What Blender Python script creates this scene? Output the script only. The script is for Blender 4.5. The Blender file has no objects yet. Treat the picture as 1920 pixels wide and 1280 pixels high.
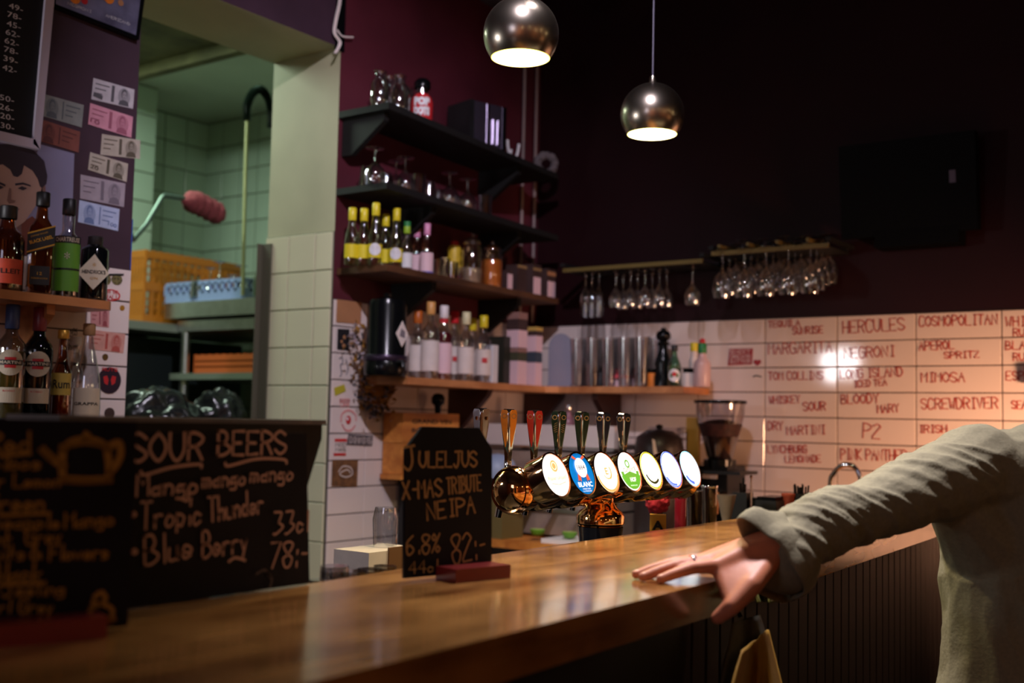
import bpy, bmesh, math, random
from math import sin, cos, pi, radians, atan2, sqrt
from mathutils import Vector, Matrix, noise
random.seed(7)
sc = bpy.context.scene
col = sc.collection

# ------------------------------------------------------------------ camera
F_PX, EYE = 2133.0, Vector((0.0, 0.0, 1.35))
YAW, PITCH, ROLL = radians(35.8), radians(4.0), radians(1.25)
fwd = Vector((cos(YAW)*cos(PITCH), sin(YAW)*cos(PITCH), sin(PITCH)))
rt0 = Vector((sin(YAW), -cos(YAW), 0.0)); up0 = rt0.cross(fwd)
rgt = cos(ROLL)*rt0 + sin(ROLL)*up0
upv = -sin(ROLL)*rt0 + cos(ROLL)*up0
cam_data = bpy.data.cameras.new('camera')
cam = bpy.data.objects.new('camera', cam_data); col.objects.link(cam)
m3 = Matrix((rgt, upv, -fwd)).transposed()
cam.matrix_world = Matrix.Translation(EYE) @ m3.to_4x4()
cam_data.sensor_width = 36.0
cam_data.lens = 36.0*F_PX/1920.0
cam_data.clip_start = 0.05
cam_data.dof.use_dof = True
cam_data.dof.focus_distance = 2.5
cam_data.dof.aperture_fstop = 2.5
sc.camera = cam

# ------------------------------------------------------------------ world, light, exposure
w = bpy.data.worlds.new('world'); sc.world = w; w.use_nodes = True
w.node_tree.nodes['Background'].inputs[0].default_value = (0.5, 0.55, 0.8, 1)
w.node_tree.nodes['Background'].inputs[1].default_value = 0.01
sc.view_settings.view_transform = 'Standard'
sc.view_settings.look = 'None'
sc.view_settings.gamma = 1.0
sc.view_settings.use_curve_mapping = False
sc.view_settings.exposure = 0.0
sc.cycles.use_denoising = True
sc.cycles.max_bounces = 8
sc.cycles.sample_clamp_indirect = 6.0

def area(name, loc, target, power, color, sx, sy, spread=180):
    d = bpy.data.lights.new(name, 'AREA'); d.energy = power; d.color = color
    d.shape = 'RECTANGLE'; d.size = sx; d.size_y = sy; d.spread = radians(spread)
    o = bpy.data.objects.new(name, d); col.objects.link(o); o.location = loc
    o.rotation_euler = (Vector(target)-Vector(loc)).to_track_quat('-Z', 'Y').to_euler()
    return o
# lilac ceiling lamp of the guest room (above the guest, outside the frame)
area('lilac_ceiling_light', (2.3, 1.0, 3.3), (1.95, 0.7, 1.1), 9, (0.98, 0.88, 0.94), 0.5, 0.2, 56)
# cool track spot of the guest room aimed at the pillar and the shelves
d_ = bpy.data.lights.new('track_spot', 'SPOT'); d_.energy = 185; d_.color = (0.92, 0.84, 1.0); d_.spot_size = radians(62); d_.spot_blend = 0.8; d_.shadow_soft_size = 0.04
o_ = bpy.data.objects.new('track_spot', d_); col.objects.link(o_); o_.location = (1.45, 1.0, 3.3)
o_.rotation_euler = (Vector((3.25, 2.97, 1.6))-Vector((1.45, 1.0, 3.3))).to_track_quat('-Z', 'Y').to_euler()
# bluish daylight from the street window behind the camera
area('street_window_light', (-1.6, 0.9, 2.3), (1.8, 2.9, 1.9), 6, (0.74, 0.74, 1.0), 0.9, 0.9)
# lit drinks fridge on the left wall, outside the frame: its reflection is the bright patch on the tiles
area('fridge_light', (0.60, 2.85, 1.80), (4.3, 1.6, 1.5), 5, (1.0, 0.97, 1.0), 0.22, 0.20)
# kitchen fluorescent tube
area('kitchen_tube_light', (2.6, 4.3, 3.02), (3.0, 4.4, 0), 27, (0.78, 1.0, 0.80), 1.1, 0.3)
# orange wall lamp of the guest room to the right
area('orange_lamp_light', (3.55, 0.0, 1.25), (4.3, 1.0, 1.2), 7.5, (1.0, 0.50, 0.27), 0.25, 0.25, 84)
area('amber_lamp_light', (2.9, -1.2, 1.5), (2.6, 0.9, 1.1), 0.35, (1.0, 0.42, 0.17), 0.3, 0.3)
# warm lights added unseen to brighten the walls that the brass reflects
area('guest_room_wash', (-1.4, -1.4, 1.2), (-2.6, -1.0, 2.0), 26, (1.0, 0.62, 0.32), 0.5, 0.5)
area('guest_room_wash', (0.8, -2.0, 1.2), (0.8, -3.0, 2.0), 7, (1.0, 0.62, 0.32), 0.5, 0.5)

# glowing globes added unseen behind the camera as reflections for the metal
def globe(loc, r, c, e, lab):
    me = bpy.data.meshes.new('globe_bulb'); bm = bmesh.new(); bmesh.ops.create_uvsphere(bm, u_segments=16, v_segments=10, radius=r); bm.to_mesh(me); bm.free()
    k = 'globe_%.2f_%.2f' % (c[2], e)
    m = bpy.data.materials.get(k) or bpy.data.materials.new(k); m.use_nodes = True; b = m.node_tree.nodes['Principled BSDF']
    b.inputs['Emission Color'].default_value = (*c, 1); b.inputs['Emission Strength'].default_value = e; b.inputs['Base Color'].default_value = (*c, 1)
    me.materials.append(m); o = bpy.data.objects.new('globe_bulb', me); col.objects.link(o); o.location = loc
    o['label'] = 'round bulb hanging in the guest room %s' % lab; o['category'] = 'bulb'; o['group'] = 'guest room globe bulbs'
for q, lab in (((-1.2, -1.0, 2.4), 'behind the viewer, nearest'), ((0.2, -1.9, 2.5), 'second from the front wall'), ((1.4, -2.4, 2.3), 'third from the front wall'), ((2.6, -2.2, 2.45), 'fourth from the front wall'), ((-1.8, 0.6, 2.1), 'beside the street window'), ((3.6, -1.6, 2.3), 'nearest the tiled wall')):
    globe(q, .07, (1.0, .72, .38), 11, lab)

# ------------------------------------------------------------------ helpers
def sight(px, py, x=None, y=None, z=None):
    """point of a real surface (the plane x, y or z = value) seen at a place of the photograph"""
    d = fwd + rgt*((px-960)/F_PX) + upv*((640-py)/F_PX)
    if x is not None: t = (x-EYE.x)/d.x
    elif y is not None: t = (y-EYE.y)/d.y
    else: t = (z-EYE.z)/d.z
    return EYE + d*t
S = sight

MATS = {}
def mat(name, c, rough=0.5, metal=0.0, var=0.0, scale=8.0, bump=0.0, trans=0.0, emit=0.0, ec=None, spec=0.5, alpha=None, coat=0.0, c2=None, stretch=None, thr=None):
    if name in MATS: return MATS[name]
    m = bpy.data.materials.new(name); m.use_nodes = True; MATS[name] = m
    nt = m.node_tree; b = nt.nodes['Principled BSDF']
    b.inputs['Base Color'].default_value = (*c, 1); b.inputs['Roughness'].default_value = rough
    b.inputs['Metallic'].default_value = metal; b.inputs['Specular IOR Level'].default_value = spec
    b.inputs['Transmission Weight'].default_value = trans
    b.inputs['Coat Weight'].default_value = coat; b.inputs['Coat Roughness'].default_value = 0.08
    if emit: b.inputs['Emission Color'].default_value = (*(ec or c), 1); b.inputs['Emission Strength'].default_value = emit
    if var or bump or c2:
        tc = nt.nodes.new('ShaderNodeTexCoord'); mp = nt.nodes.new('ShaderNodeMapping')
        nt.links.new(tc.outputs['Object'], mp.inputs[0])
        if stretch: mp.inputs['Scale'].default_value = stretch
        n = nt.nodes.new('ShaderNodeTexNoise'); n.inputs['Scale'].default_value = scale; n.inputs['Detail'].default_value = 6
        nt.links.new(mp.outputs[0], n.inputs['Vector'])
        r = nt.nodes.new('ShaderNodeValToRGB')
        if c2: a, bb = c, c2
        else: a = tuple(max(0, v*(1-var)) for v in c); bb = tuple(min(1, v*(1+var)) for v in c)
        lo, hi = thr or (0.3, 0.7)
        r.color_ramp.elements[0].position = lo; r.color_ramp.elements[1].position = hi
        r.color_ramp.elements[0].color = (*a, 1); r.color_ramp.elements[1].color = (*bb, 1)
        nt.links.new(n.outputs['Fac'], r.inputs[0])
        nt.links.new(r.outputs[0], b.inputs['Base Color'])
        if bump:
            bp = nt.nodes.new('ShaderNodeBump'); bp.inputs['Strength'].default_value = bump; bp.inputs['Distance'].default_value = 0.004
            nt.links.new(n.outputs['Fac'], bp.inputs['Height']); nt.links.new(bp.outputs[0], b.inputs['Normal'])
    return m
def srgb(r, g, b):
    f = lambda v: (v/255/12.92) if v <= 10 else ((v/255+0.055)/1.055)**2.4
    return (f(r), f(g), f(b))
def thin_glass(name, tint=(0.9, 0.92, 0.95), rough=0.04, body=0.12):
    """thin-walled clear glass: see-through with fresnel rim reflections"""
    if name in MATS: return MATS[name]
    m = bpy.data.materials.new(name); m.use_nodes = True; MATS[name] = m; nt = m.node_tree; nt.nodes.clear()
    out = nt.nodes.new('ShaderNodeOutputMaterial'); mix = nt.nodes.new('ShaderNodeMixShader')
    tr = nt.nodes.new('ShaderNodeBsdfTransparent'); tr.inputs[0].default_value = (*tint, 1)
    gl = nt.nodes.new('ShaderNodeBsdfGlossy'); gl.inputs['Roughness'].default_value = rough
    lw = nt.nodes.new('ShaderNodeLayerWeight'); lw.inputs[0].default_value = 0.35
    mr = nt.nodes.new('ShaderNodeMapRange'); mr.inputs['To Min'].default_value = body; mr.inputs['To Max'].default_value = 0.85
    nt.links.new(lw.outputs['Facing'], mr.inputs['Value']); nt.links.new(mr.outputs[0], mix.inputs[0])
    nt.links.new(tr.outputs[0], mix.inputs[1]); nt.links.new(gl.outputs[0], mix.inputs[2]); nt.links.new(mix.outputs[0], out.inputs[0])
    return m
def wood(name, c1, c2, rough, scale=5, axis='x', coat=0.0, planks=None):
    m = bpy.data.materials.new(name); m.use_nodes = True; MATS[name] = m; nt = m.node_tree; b = nt.nodes['Principled BSDF']
    tc = nt.nodes.new('ShaderNodeTexCoord'); mp = nt.nodes.new('ShaderNodeMapping')
    mp.inputs['Scale'].default_value = (0.12, 1, 1) if axis == 'x' else (1, 0.12, 1) if axis == 'y' else (1, 1, 0.12)
    nt.links.new(tc.outputs['Object'], mp.inputs[0])
    n1 = nt.nodes.new('ShaderNodeTexNoise'); n1.inputs['Scale'].default_value = scale*3; n1.inputs['Detail'].default_value = 8; n1.inputs['Distortion'].default_value = 0.6
    n2 = nt.nodes.new('ShaderNodeTexNoise'); n2.inputs['Scale'].default_value = scale*0.9; n2.inputs['Detail'].default_value = 3
    nt.links.new(mp.outputs[0], n1.inputs['Vector']); nt.links.new(tc.outputs['Object'], n2.inputs['Vector'])
    mx = nt.nodes.new('ShaderNodeMath'); mx.operation = 'ADD'; ml = nt.nodes.new('ShaderNodeMath'); ml.operation = 'MULTIPLY'; ml.inputs[1].default_value = 0.5
    nt.links.new(n1.outputs['Fac'], mx.inputs[0]); nt.links.new(n2.outputs['Fac'], mx.inputs[1]); nt.links.new(mx.outputs[0], ml.inputs[0])
    r = nt.nodes.new('ShaderNodeValToRGB'); r.color_ramp.elements[0].position = 0.38; r.color_ramp.elements[1].position = 0.62
    r.color_ramp.elements[0].color = (*c1, 1); r.color_ramp.elements[1].color = (*c2, 1)
    nt.links.new(ml.outputs[0], r.inputs[0]); nt.links.new(r.outputs[0], b.inputs['Base Color'])
    rr = nt.nodes.new('ShaderNodeMapRange'); rr.inputs['To Min'].default_value = rough*0.75; rr.inputs['To Max'].default_value = rough*1.3
    nt.links.new(n2.outputs['Fac'], rr.inputs['Value']); nt.links.new(rr.outputs[0], b.inputs['Roughness'])
    bp = nt.nodes.new('ShaderNodeBump'); bp.inputs['Strength'].default_value = 0.12; bp.inputs['Distance'].default_value = 0.002
    nt.links.new(n1.outputs['Fac'], bp.inputs['Height']); nt.links.new(bp.outputs[0], b.inputs['Normal'])
    b.inputs['Coat Weight'].default_value = coat; b.inputs['Coat Roughness'].default_value = 0.12
    return m

def link(name, me, m=None, parent=None, loc=None, rot=None):
    o = bpy.data.objects.new(name, me); col.objects.link(o)
    if m is not None and me is not None and not len(me.materials): me.materials.append(m)
    if parent: o.parent = parent
    if loc is not None: o.location = loc
    if rot is not None: o.rotation_euler = rot
    return o
def bmo(name, bm, m, parent=None, loc=None, rot=None, smooth=False, bevel=0.0, seg=2):
    if bevel:
        es = [e for e in bm.edges if len(e.link_faces) == 2 and e.calc_face_angle(0) > 0.6]
        bmesh.ops.bevel(bm, geom=es, offset=bevel, segments=seg, affect='EDGES', profile=0.6)
    bmesh.ops.recalc_face_normals(bm, faces=bm.faces)
    me = bpy.data.meshes.new(name); bm.to_mesh(me); bm.free()
    if smooth:
        for p in me.polygons: p.use_smooth = True
        try: me.set_sharp_from_angle(angle=radians(50))
        except Exception: pass
    return link(name, me, m, parent, loc, rot)
def box(bm, c, s, M=None):
    x, y, z = c; a, b, d = s[0]/2, s[1]/2, s[2]/2
    v = [Vector((x+i*a, y+j*b, z+k*d)) for i in (-1, 1) for j in (-1, 1) for k in (-1, 1)]
    if M is not None: v = [M @ q for q in v]
    v = [bm.verts.new(q) for q in v]
    for f in ((0, 1, 3, 2), (4, 6, 7, 5), (0, 4, 5, 1), (2, 3, 7, 6), (0, 2, 6, 4), (1, 5, 7, 3)): bm.faces.new([v[i] for i in f])
    return bm
def BX(c, s, M=None): return box(bmesh.new(), c, s, M)
def lathe(bm, prof, n=24, c=(0, 0, 0), M=None, a0=0.0, a1=2*pi):
    full = abs(a1-a0-2*pi) < 1e-6
    rows = []
    for r, z in prof:
        if r < 1e-6 and full:
            rows.append([bm.verts.new(Vector((c[0], c[1], c[2]+z)) if M is None else M @ Vector((0, 0, z)))]); continue
        row = []
        for i in range(n if full else n+1):
            a = a0+(a1-a0)*i/n
            p = Vector((r*cos(a), r*sin(a), z))
            row.append(bm.verts.new(M @ p if M is not None else p+Vector(c)))
        rows.append(row)
    for A, B in zip(rows, rows[1:]):
        k = max(len(A), len(B)); m_ = k if full else k-1
        if len(A) == 1 and len(B) == 1: continue
        for i in range(m_):
            j = (i+1) % k
            if len(A) == 1: bm.faces.new((A[0], B[i], B[j]))
            elif len(B) == 1: bm.faces.new((A[i], A[j], B[0]))
            else: bm.faces.new((A[i], A[j], B[j], B[i]))
    return bm
def LA(prof, n=24, **k): return lathe(bmesh.new(), prof, n, **k)
def tube(bm, pts, r, n=8, cap=True):
    pts = [Vector(p) for p in pts]; rr = r if isinstance(r, (list, tuple)) else [r]*len(pts)
    rows = []; prev = None
    for i, p in enumerate(pts):
        t = (pts[min(i+1, len(pts)-1)]-pts[max(i-1, 0)]).normalized()
        if prev is None: u = t.orthogonal().normalized()
        else: u = (prev-t*prev.dot(t)).normalized()
        prev = u; v = t.cross(u)
        rows.append([bm.verts.new(p+(u*cos(2*pi*k/n)+v*sin(2*pi*k/n))*rr[i]) for k in range(n)])
    for A, B in zip(rows, rows[1:]):
        for k in range(n): bm.faces.new((A[k], A[(k+1) % n], B[(k+1) % n], B[k]))
    if cap: bm.faces.new(rows[0][::-1]); bm.faces.new(rows[-1])
    return bm
def TU(pts, r, n=8): return tube(bmesh.new(), pts, r, n)
def smooth_path(pts, k=6):
    pts = [Vector(p) for p in pts]; out = []
    for i in range(len(pts)-1):
        p0 = pts[max(i-1, 0)]; p1 = pts[i]; p2 = pts[i+1]; p3 = pts[min(i+2, len(pts)-1)]
        for j in range(k):
            t = j/k
            out.append(0.5*((2*p1)+(p2-p0)*t+(2*p0-5*p1+4*p2-p3)*t*t+(3*p1-p0-3*p2+p3)*t**3))
    out.append(pts[-1]); return out
def prism(bm, pts, d):
    """pts: coplanar 3D polygon; d: extrusion vector"""
    d = Vector(d); a = [bm.verts.new(Vector(p)) for p in pts]; b = [bm.verts.new(Vector(p)+d) for p in pts]
    bm.faces.new(a); bm.faces.new(b[::-1]); n = len(a)
    for i in range(n): bm.faces.new((a[i], b[i], b[(i+1) % n], a[(i+1) % n]))
    return bm
def PR(pts, d): return prism(bmesh.new(), pts, d)

def tag(o, label=None, cat=None, group=None, kind=None):
    if label: o['label'] = label
    if cat: o['category'] = cat
    if group: o['group'] = group
    if kind: o['kind'] = kind
    return o
def thing(name, label, cat, loc=(0, 0, 0), rotz=0.0, group=None):
    o = bpy.data.objects.new(name, None); col.objects.link(o); o.location = loc; o.rotation_euler = (0, 0, rotz)
    o.empty_display_size = 0.05
    return tag(o, label, cat, group)
def copy_tree(o, parent=None):
    c = o.copy(); col.objects.link(c); c.parent = parent
    for ch in list(o.children): copy_tree(ch, c)
    return c
def dup(o, loc, label=None, rotz=None, scale=None, group=None):
    c = copy_tree(o); c.location = loc
    if label: c['label'] = label
    if group: c['group'] = group
    if rotz is not None: c.rotation_euler = (0, 0, rotz)
    if scale is not None: c.scale = scale if isinstance(scale, tuple) else (scale,)*3
    return c

# ---- writing: hand lettering made of strokes, and printed lettering
G = {'A': '02 28 42;15 35', 'B': '02 08;~08 28 37 36 25 05;~05 25 44 43 22 02', 'C': '~47 38 18 06 04 12 32 43', 'D': '02 08;~08 28 46 44 22 02', 'E': '48 08 02 42;05 35',
 'F': '48 08 02;05 35', 'G': '~47 38 18 06 04 12 32 43 45;45 25', 'H': '02 08;42 48;05 45', 'I': '22 28;18 38;12 32', 'J': '~38 34 22 12 03;18 48', 'K': '02 08;48 05 42', 'L': '08 02 42',
 'M': '02 08 25 48 42', 'N': '02 08 42 48', 'O': '~28 06 04 22 44 46 28', 'P': '02 08;~08 28 47 46 25 05', 'Q': '~28 06 04 22 44 46 28;24 42', 'R': '02 08;~08 28 47 46 25 05;25 42',
 'S': '~47 28 07 06 25 44 43 22 03', 'T': '08 48;28 22', 'U': '~08 04 22 44 48', 'V': '08 22 48', 'W': '08 12 26 32 48', 'X': '08 42;02 48', 'Y': '08 25 48;25 22', 'Z': '08 48 02 42',
 'a': '~35 15 04 03 12 33;36 32', 'b': '08 02;~04 26 35 33 22 03', 'c': '~35 16 04 03 12 33', 'd': '38 32;~35 16 04 03 12 33', 'e': '~04 34 35 16 04 03 12 33', 'f': '~38 28 17 12;05 25',
 'g': '~35 16 04 03 13 34;~36 31 20 00', 'h': '08 02;~04 26 35 32', 'i': '15 12;17 18', 'l': '18 12', 'm': '06 02;~05 16 25 22;~25 36 45 42', 'n': '06 02;~04 16 26 35 32', 'o': '~16 04 03 12 33 35 16',
 'p': '06 00;~05 16 35 34 22 03', 'r': '06 02;~04 16 36', 's': '~35 16 05 14 33 22 02', 't': '18 12;06 36', 'u': '~06 03 12 33 36;36 32', 'v': '06 12 36', 'w': '06 12 25 32 46', 'y': '06 13 36;36 10', 'k': '08 02;36 04 32',
 '0': '~28 06 04 22 44 46 28', '1': '17 28 22', '2': '~07 28 47 36 03 02;02 42', '3': '~08 38 37 25 25 44 33 12 02', '4': '32 38 04 44', '5': '48 08 05;~05 35 44 33 12 02', '6': '~38 06 03 12 33 34 15 04',
 '7': '08 48 12', '8': '~25 07 18 38 47 25 04 12 32 44 25', '9': '~46 18 06 25 47 44 12', '%': '48 02;~18 07 16 27 18;~34 23 32 43 34', '.': '22 23', ':': '15 16;12 13', '-': '15 35', '&': '~42 17 28 27 04 12 22 44', '*': '~15 24 35 26 15'}
def ribbons(bm, paths, wd, th=0.0006):
    """paths in (x, z) of a local plane; raised thin strokes in front of it (towards -y)"""
    for pts in paths:
        pts = [Vector((p[0], p[1])) for p in pts]
        L, R = [], []
        for i, p in enumerate(pts):
            t = pts[min(i+1, len(pts)-1)]-pts[max(i-1, 0)]
            t = t.normalized() if t.length > 1e-9 else Vector((1, 0)); nn = Vector((-t.y, t.x))*wd/2
            if i == 0: p = p-t*wd*0.4
            if i == len(pts)-1: p = p+t*wd*0.4
            L.append(p+nn); R.append(p-nn)
        a = [bm.verts.new((q.x, -th, q.y)) for q in L]; b = [bm.verts.new((q.x, -th, q.y)) for q in R]
        for i in range(len(a)-1): bm.faces.new((a[i], a[i+1], b[i+1], b[i]))
def strokes(text):
    x = 0; out = []
    for ch in text:
        if ch == ' ': x += 3; continue
        g = G.get(ch) or G.get(ch.upper()); mx = 0
        for s in g.split(';'):
            cv = s[0] == '~'; P_ = [(int(q[0]), int(q[1])-2) for q in s.strip('~').split()]
            mx = max(mx, max(p[0] for p in P_))
            if ch.islower(): P_ = [(p[0]*.9, (p[1]*.68 if p[1] <= 4 else 2.7+(p[1]-4)*1.65)) for p in P_]
            P_ = [(x+p[0]+random.uniform(-.12, .12), p[1]+random.uniform(-.12, .12)) for p in P_]
            if cv: P_ = [(v.x, v.y) for v in smooth_path([(p[0], p[1], 0) for p in P_], 4)]
            out.append(P_)
        x += mx+1.3
    return out, x-1.3
def basis(p0, p1, nrm, off=0.0):
    """matrix with x from p0 to p1, y into the surface, z up along it"""
    X = (p1-p0).normalized(); Y = -Vector(nrm).normalized(); Y = (Y-X*Y.dot(X)).normalized(); Z = X.cross(Y)
    M = Matrix((X, Y, Z)).transposed().to_4x4(); M.translation = p0-Y*off
    return M
def write(text, p0, p1, h, nrm, m, parent, wd=None, name='lettering', slant=0.0, bend=None):
    st, W = strokes(text); L = (p1-p0).length; sx = L/W; sz = h/6
    bm = bmesh.new(); ribbons(bm, [[(x*sx+slant*z*sz, z*sz) for x, z in P_] for P_ in st], wd or h*0.14)
    me_M = basis(p0, p1, nrm)
    if parent is not None: me_M = wmat(parent).inverted() @ me_M
    for v in bm.verts: v.co = me_M @ v.co
    return bmo(name, bm, m, parent)
def wmat(o):
    M = o.matrix_basis.copy()
    while o.parent: o = o.parent; M = o.matrix_basis @ M
    return M
def mm(z_depth_point):
    return (z_depth_point-EYE).dot(fwd)/F_PX
def write_px(text, a, b, hpx, m, parent, nrm, wd=None, off=0.001, slant=0.0, name='lettering', **pl):
    p0, p1 = S(*a, **pl), S(*b, **pl); n = Vector(nrm)
    return write(text, p0+n*off, p1+n*off, hpx*mm((p0+p1)/2), nrm, m, parent, wd, name, slant)
def px_strokes(paths, m, parent, nrm, wd, off=0.001, name='drawing', **pl):
    n = Vector(nrm); p0 = S(*paths[0][0], **pl); X = Vector((0, 0, 1)).cross(n).normalized()
    M = basis(p0, p0+X, nrm, off); Mi = M.inverted(); loc = []
    for P_ in paths:
        q = [Mi @ S(*p, **pl) for p in P_]; q = smooth_path([(v.x, v.z, 0) for v in q], 5) if len(q) > 2 else [(v.x, v.z, 0) for v in q]
        loc.append([(v[0], v[1]) for v in q])
    bm = bmesh.new(); ribbons(bm, loc, wd)
    MM = M if parent is None else wmat(parent).inverted() @ M
    for v in bm.verts: v.co = MM @ v.co
    return bmo(name, bm, m, parent)
TXT = {}
def text_mesh(s, bold=0.0):
    if (s, bold) in TXT: return TXT[(s, bold)]
    c = bpy.data.curves.new('t', 'FONT'); c.body = s; c.size = 1.0; c.resolution_u = 2; c.offset = bold
    c.align_x = 'CENTER'; c.align_y = 'CENTER'
    o = bpy.data.objects.new('t', c); col.objects.link(o); dg = bpy.context.evaluated_depsgraph_get()
    me = bpy.data.meshes.new_from_object(o.evaluated_get(dg))
    V = [(v.co.x, v.co.y) for v in me.vertices]; Fc = [tuple(p.vertices) for p in me.polygons]
    bpy.data.objects.remove(o); bpy.data.curves.remove(c); bpy.data.meshes.remove(me)
    TXT[(s, bold)] = (V, Fc); return V, Fc
def printed(s, wth, hgt, m, parent, M, name='lettering', bold=0.0, radius=None):
    """printed lettering wth x hgt, centred on M (x right, z up, facing -y); radius: wrapped on a cylinder"""
    V, Fc = text_mesh(s, bold)
    xs = [v[0] for v in V]; ys = [v[1] for v in V]
    cx, cy = (min(xs)+max(xs))/2, (min(ys)+max(ys))/2; sx = wth/max(1e-6, max(xs)-min(xs)); sy = hgt/max(1e-6, max(ys)-min(ys))
    bm = bmesh.new(); vs = []
    for x, y in V:
        x = (x-cx)*sx; y = (y-cy)*sy
        p = Vector((x, 0, y)) if radius is None else Vector((radius*sin(x/radius), radius-radius*cos(x/radius), y))
        vs.append(bm.verts.new(M @ p))
    for f in Fc:
        try: bm.faces.new([vs[i] for i in f])
        except ValueError: pass
    me = bpy.data.meshes.new(name); bm.to_mesh(me); bm.free()
    return link(name, me, m, parent)
NL, NB = (0, -1, 0), (-1, 0, 0)      # the normals of the left wall and of the back wall
def quad_px(name, cs, m, parent, nrm, th=0.0015, off=0.0, **pl):
    n = Vector(nrm); pts = [S(*c, **pl)+n*off for c in cs]
    if parent is not None: Mi = wmat(parent).inverted(); pts = [Mi @ p for p in pts]; n = Mi.to_3x3() @ n
    return bmo(name, PR(pts, n*th), m, parent)
def disc_px(name, c, rpx, m, parent, nrm, th=0.0015, off=0.0, n=20, sx=1.0, **pl):
    p = S(*c, **pl); r = rpx*mm(p); N_ = Vector(nrm); X = Vector((0, 0, 1)).cross(N_)
    pts = [p+N_*off+X*cos(2*pi*i/n)*r*sx+Vector((0, 0, 1))*sin(2*pi*i/n)*r for i in range(n)]
    if parent is not None: Mi = wmat(parent).inverted(); pts = [Mi @ q for q in pts]; N_ = Mi.to_3x3() @ N_
    return bmo(name, PR(pts, N_*th), m, parent)

# ------------------------------------------------------------------ materials
M_burg = mat('burgundy_paint', srgb(86, 30, 42), 0.55, var=0.25, scale=3, bump=0.25)
M_plum = mat('plum_paint', srgb(60, 38, 52), 0.6, var=0.22, scale=5, bump=0.35)
M_dark = mat('dark_plum_paint', srgb(36, 10, 15), 0.5, var=0.2, scale=2, bump=0.2, spec=.2)
M_beige = mat('olive_plaster', srgb(176, 172, 140), 0.6, var=0.08, scale=4, bump=0.15)
M_ktile = mat('kitchen_tile', srgb(190, 206, 190), 0.18, var=0.05, scale=3)
M_kgrout = mat('kitchen_grout', srgb(110, 110, 92), 0.8)
M_jtile = mat('cream_tile', srgb(214, 208, 176), 0.2, var=0.05, scale=2)
M_wtile = mat('white_tile', srgb(230, 214, 208), 0.07, var=0.05, scale=2, bump=0.05)
M_grout = mat('dark_grout', srgb(70, 52, 50), 0.85)
M_floor = mat('floor_stone', srgb(60, 50, 46), 0.5, var=0.3, scale=6)
M_ceil = mat('ceiling_paint', srgb(50, 40, 44), 0.8)
M_kceil = mat('kitchen_ceiling_paint', srgb(190, 200, 180), 0.7, var=0.1, scale=2)
M_black = mat('black_paint', srgb(22, 22, 24), 0.45, var=0.3, scale=10)
M_blackg = mat('black_gloss', srgb(12, 13, 15), 0.2, spec=.3)
M_shelf = mat('black_shelf', srgb(10, 8, 8), 0.7, var=0.3, scale=12)
M_chalkb = mat('chalkboard', srgb(20, 20, 26), 0.55, var=0.35, scale=9, spec=.18)
M_chalk = mat('chalk_cream', srgb(206, 166, 126), 0.9)
M_chalkp = mat('chalk_pink', srgb(214, 172, 150), 0.9)
M_chalky = mat('chalk_yellow', srgb(158, 112, 34), 0.9)
M_chalko = mat('chalk_ochre', srgb(178, 142, 90), 0.9)
M_chrome = mat('chrome', (0.85, 0.85, 0.87), 0.07, 1.0)
M_steel = mat('brushed_steel', (0.55, 0.56, 0.55), 0.32, 1.0, var=0.1, scale=20)
M_brass = mat('polished_brass', (1.0, .60, .27), 0.07, 1.0)
M_copper = mat('aged_copper', (.85, .40, .15), 0.10, 1.0)
M_lamp = mat('smoked_chrome', srgb(206, 194, 176), 0.27, 1.0)
M_redw = mat('red_wood', srgb(120, 34, 34), 0.3, coat=0.3)
M_white = mat('white_plastic', srgb(228, 226, 230), 0.4)
M_paper = mat('paper', srgb(226, 212, 206), 0.7, var=0.05, scale=30)
M_pinkp = mat('pink_paper', srgb(232, 196, 204), 0.7)
M_card = mat('cardboard', srgb(176, 122, 82), 0.8, var=0.12, scale=9)
M_ink = mat('ink_black', srgb(24, 20, 24), 0.7)
M_red = mat('red_print', srgb(200, 40, 46), 0.5)
M_yel = mat('yellow_foil', srgb(226, 206, 40), 0.35)
M_green = mat('green_foil', srgb(40, 130, 70), 0.4)
M_lime = mat('lime_foil', srgb(150, 190, 50), 0.4)
M_pink = mat('pink_foil', srgb(226, 150, 190), 0.35)
M_orange = mat('orange_fill', srgb(232, 128, 30), 0.6, var=0.12, scale=40, bump=0.3)
M_glass = thin_glass('clear_glass', body=.26)
M_glassd = thin_glass('smoky_glass', (0.62, 0.6, 0.6), 0.05, 0.1)
M_glassg = thin_glass('green_glass', (0.3, 0.55, 0.35), 0.05, 0.12)
M_amber = thin_glass('amber_glass', (0.6, 0.28, 0.1), 0.05, 0.1)
M_wood = wood('oak_counter', srgb(118, 76, 36), srgb(184, 132, 72), 0.2, 6, 'x', coat=0.35)
M_wshelf = wood('pine_shelf', srgb(170, 104, 60), srgb(212, 144, 90), 0.4, 8, 'x')
M_crate = wood('orange_wood', srgb(180, 104, 40), srgb(222, 146, 64), 0.5, 8, 'x')
M_marker = mat('red_marker', srgb(188, 72, 58), 0.6)
M_ycrate = mat('yellow_crate_plastic', srgb(178, 104, 24), 0.5)
M_ocrate = mat('orange_crate_plastic', srgb(190, 92, 44), 0.5)
M_blue = mat('blue_rack_plastic', srgb(132, 148, 190), 0.4)
M_dblue = mat('dark_blue_plastic', srgb(30, 80, 170), 0.4)
M_bag = mat('black_bin_bag', srgb(24, 26, 28), 0.22, bump=0.8, scale=14)
M_gold = mat('gold_print', srgb(200, 150, 60), 0.35, 0.6)

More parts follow.
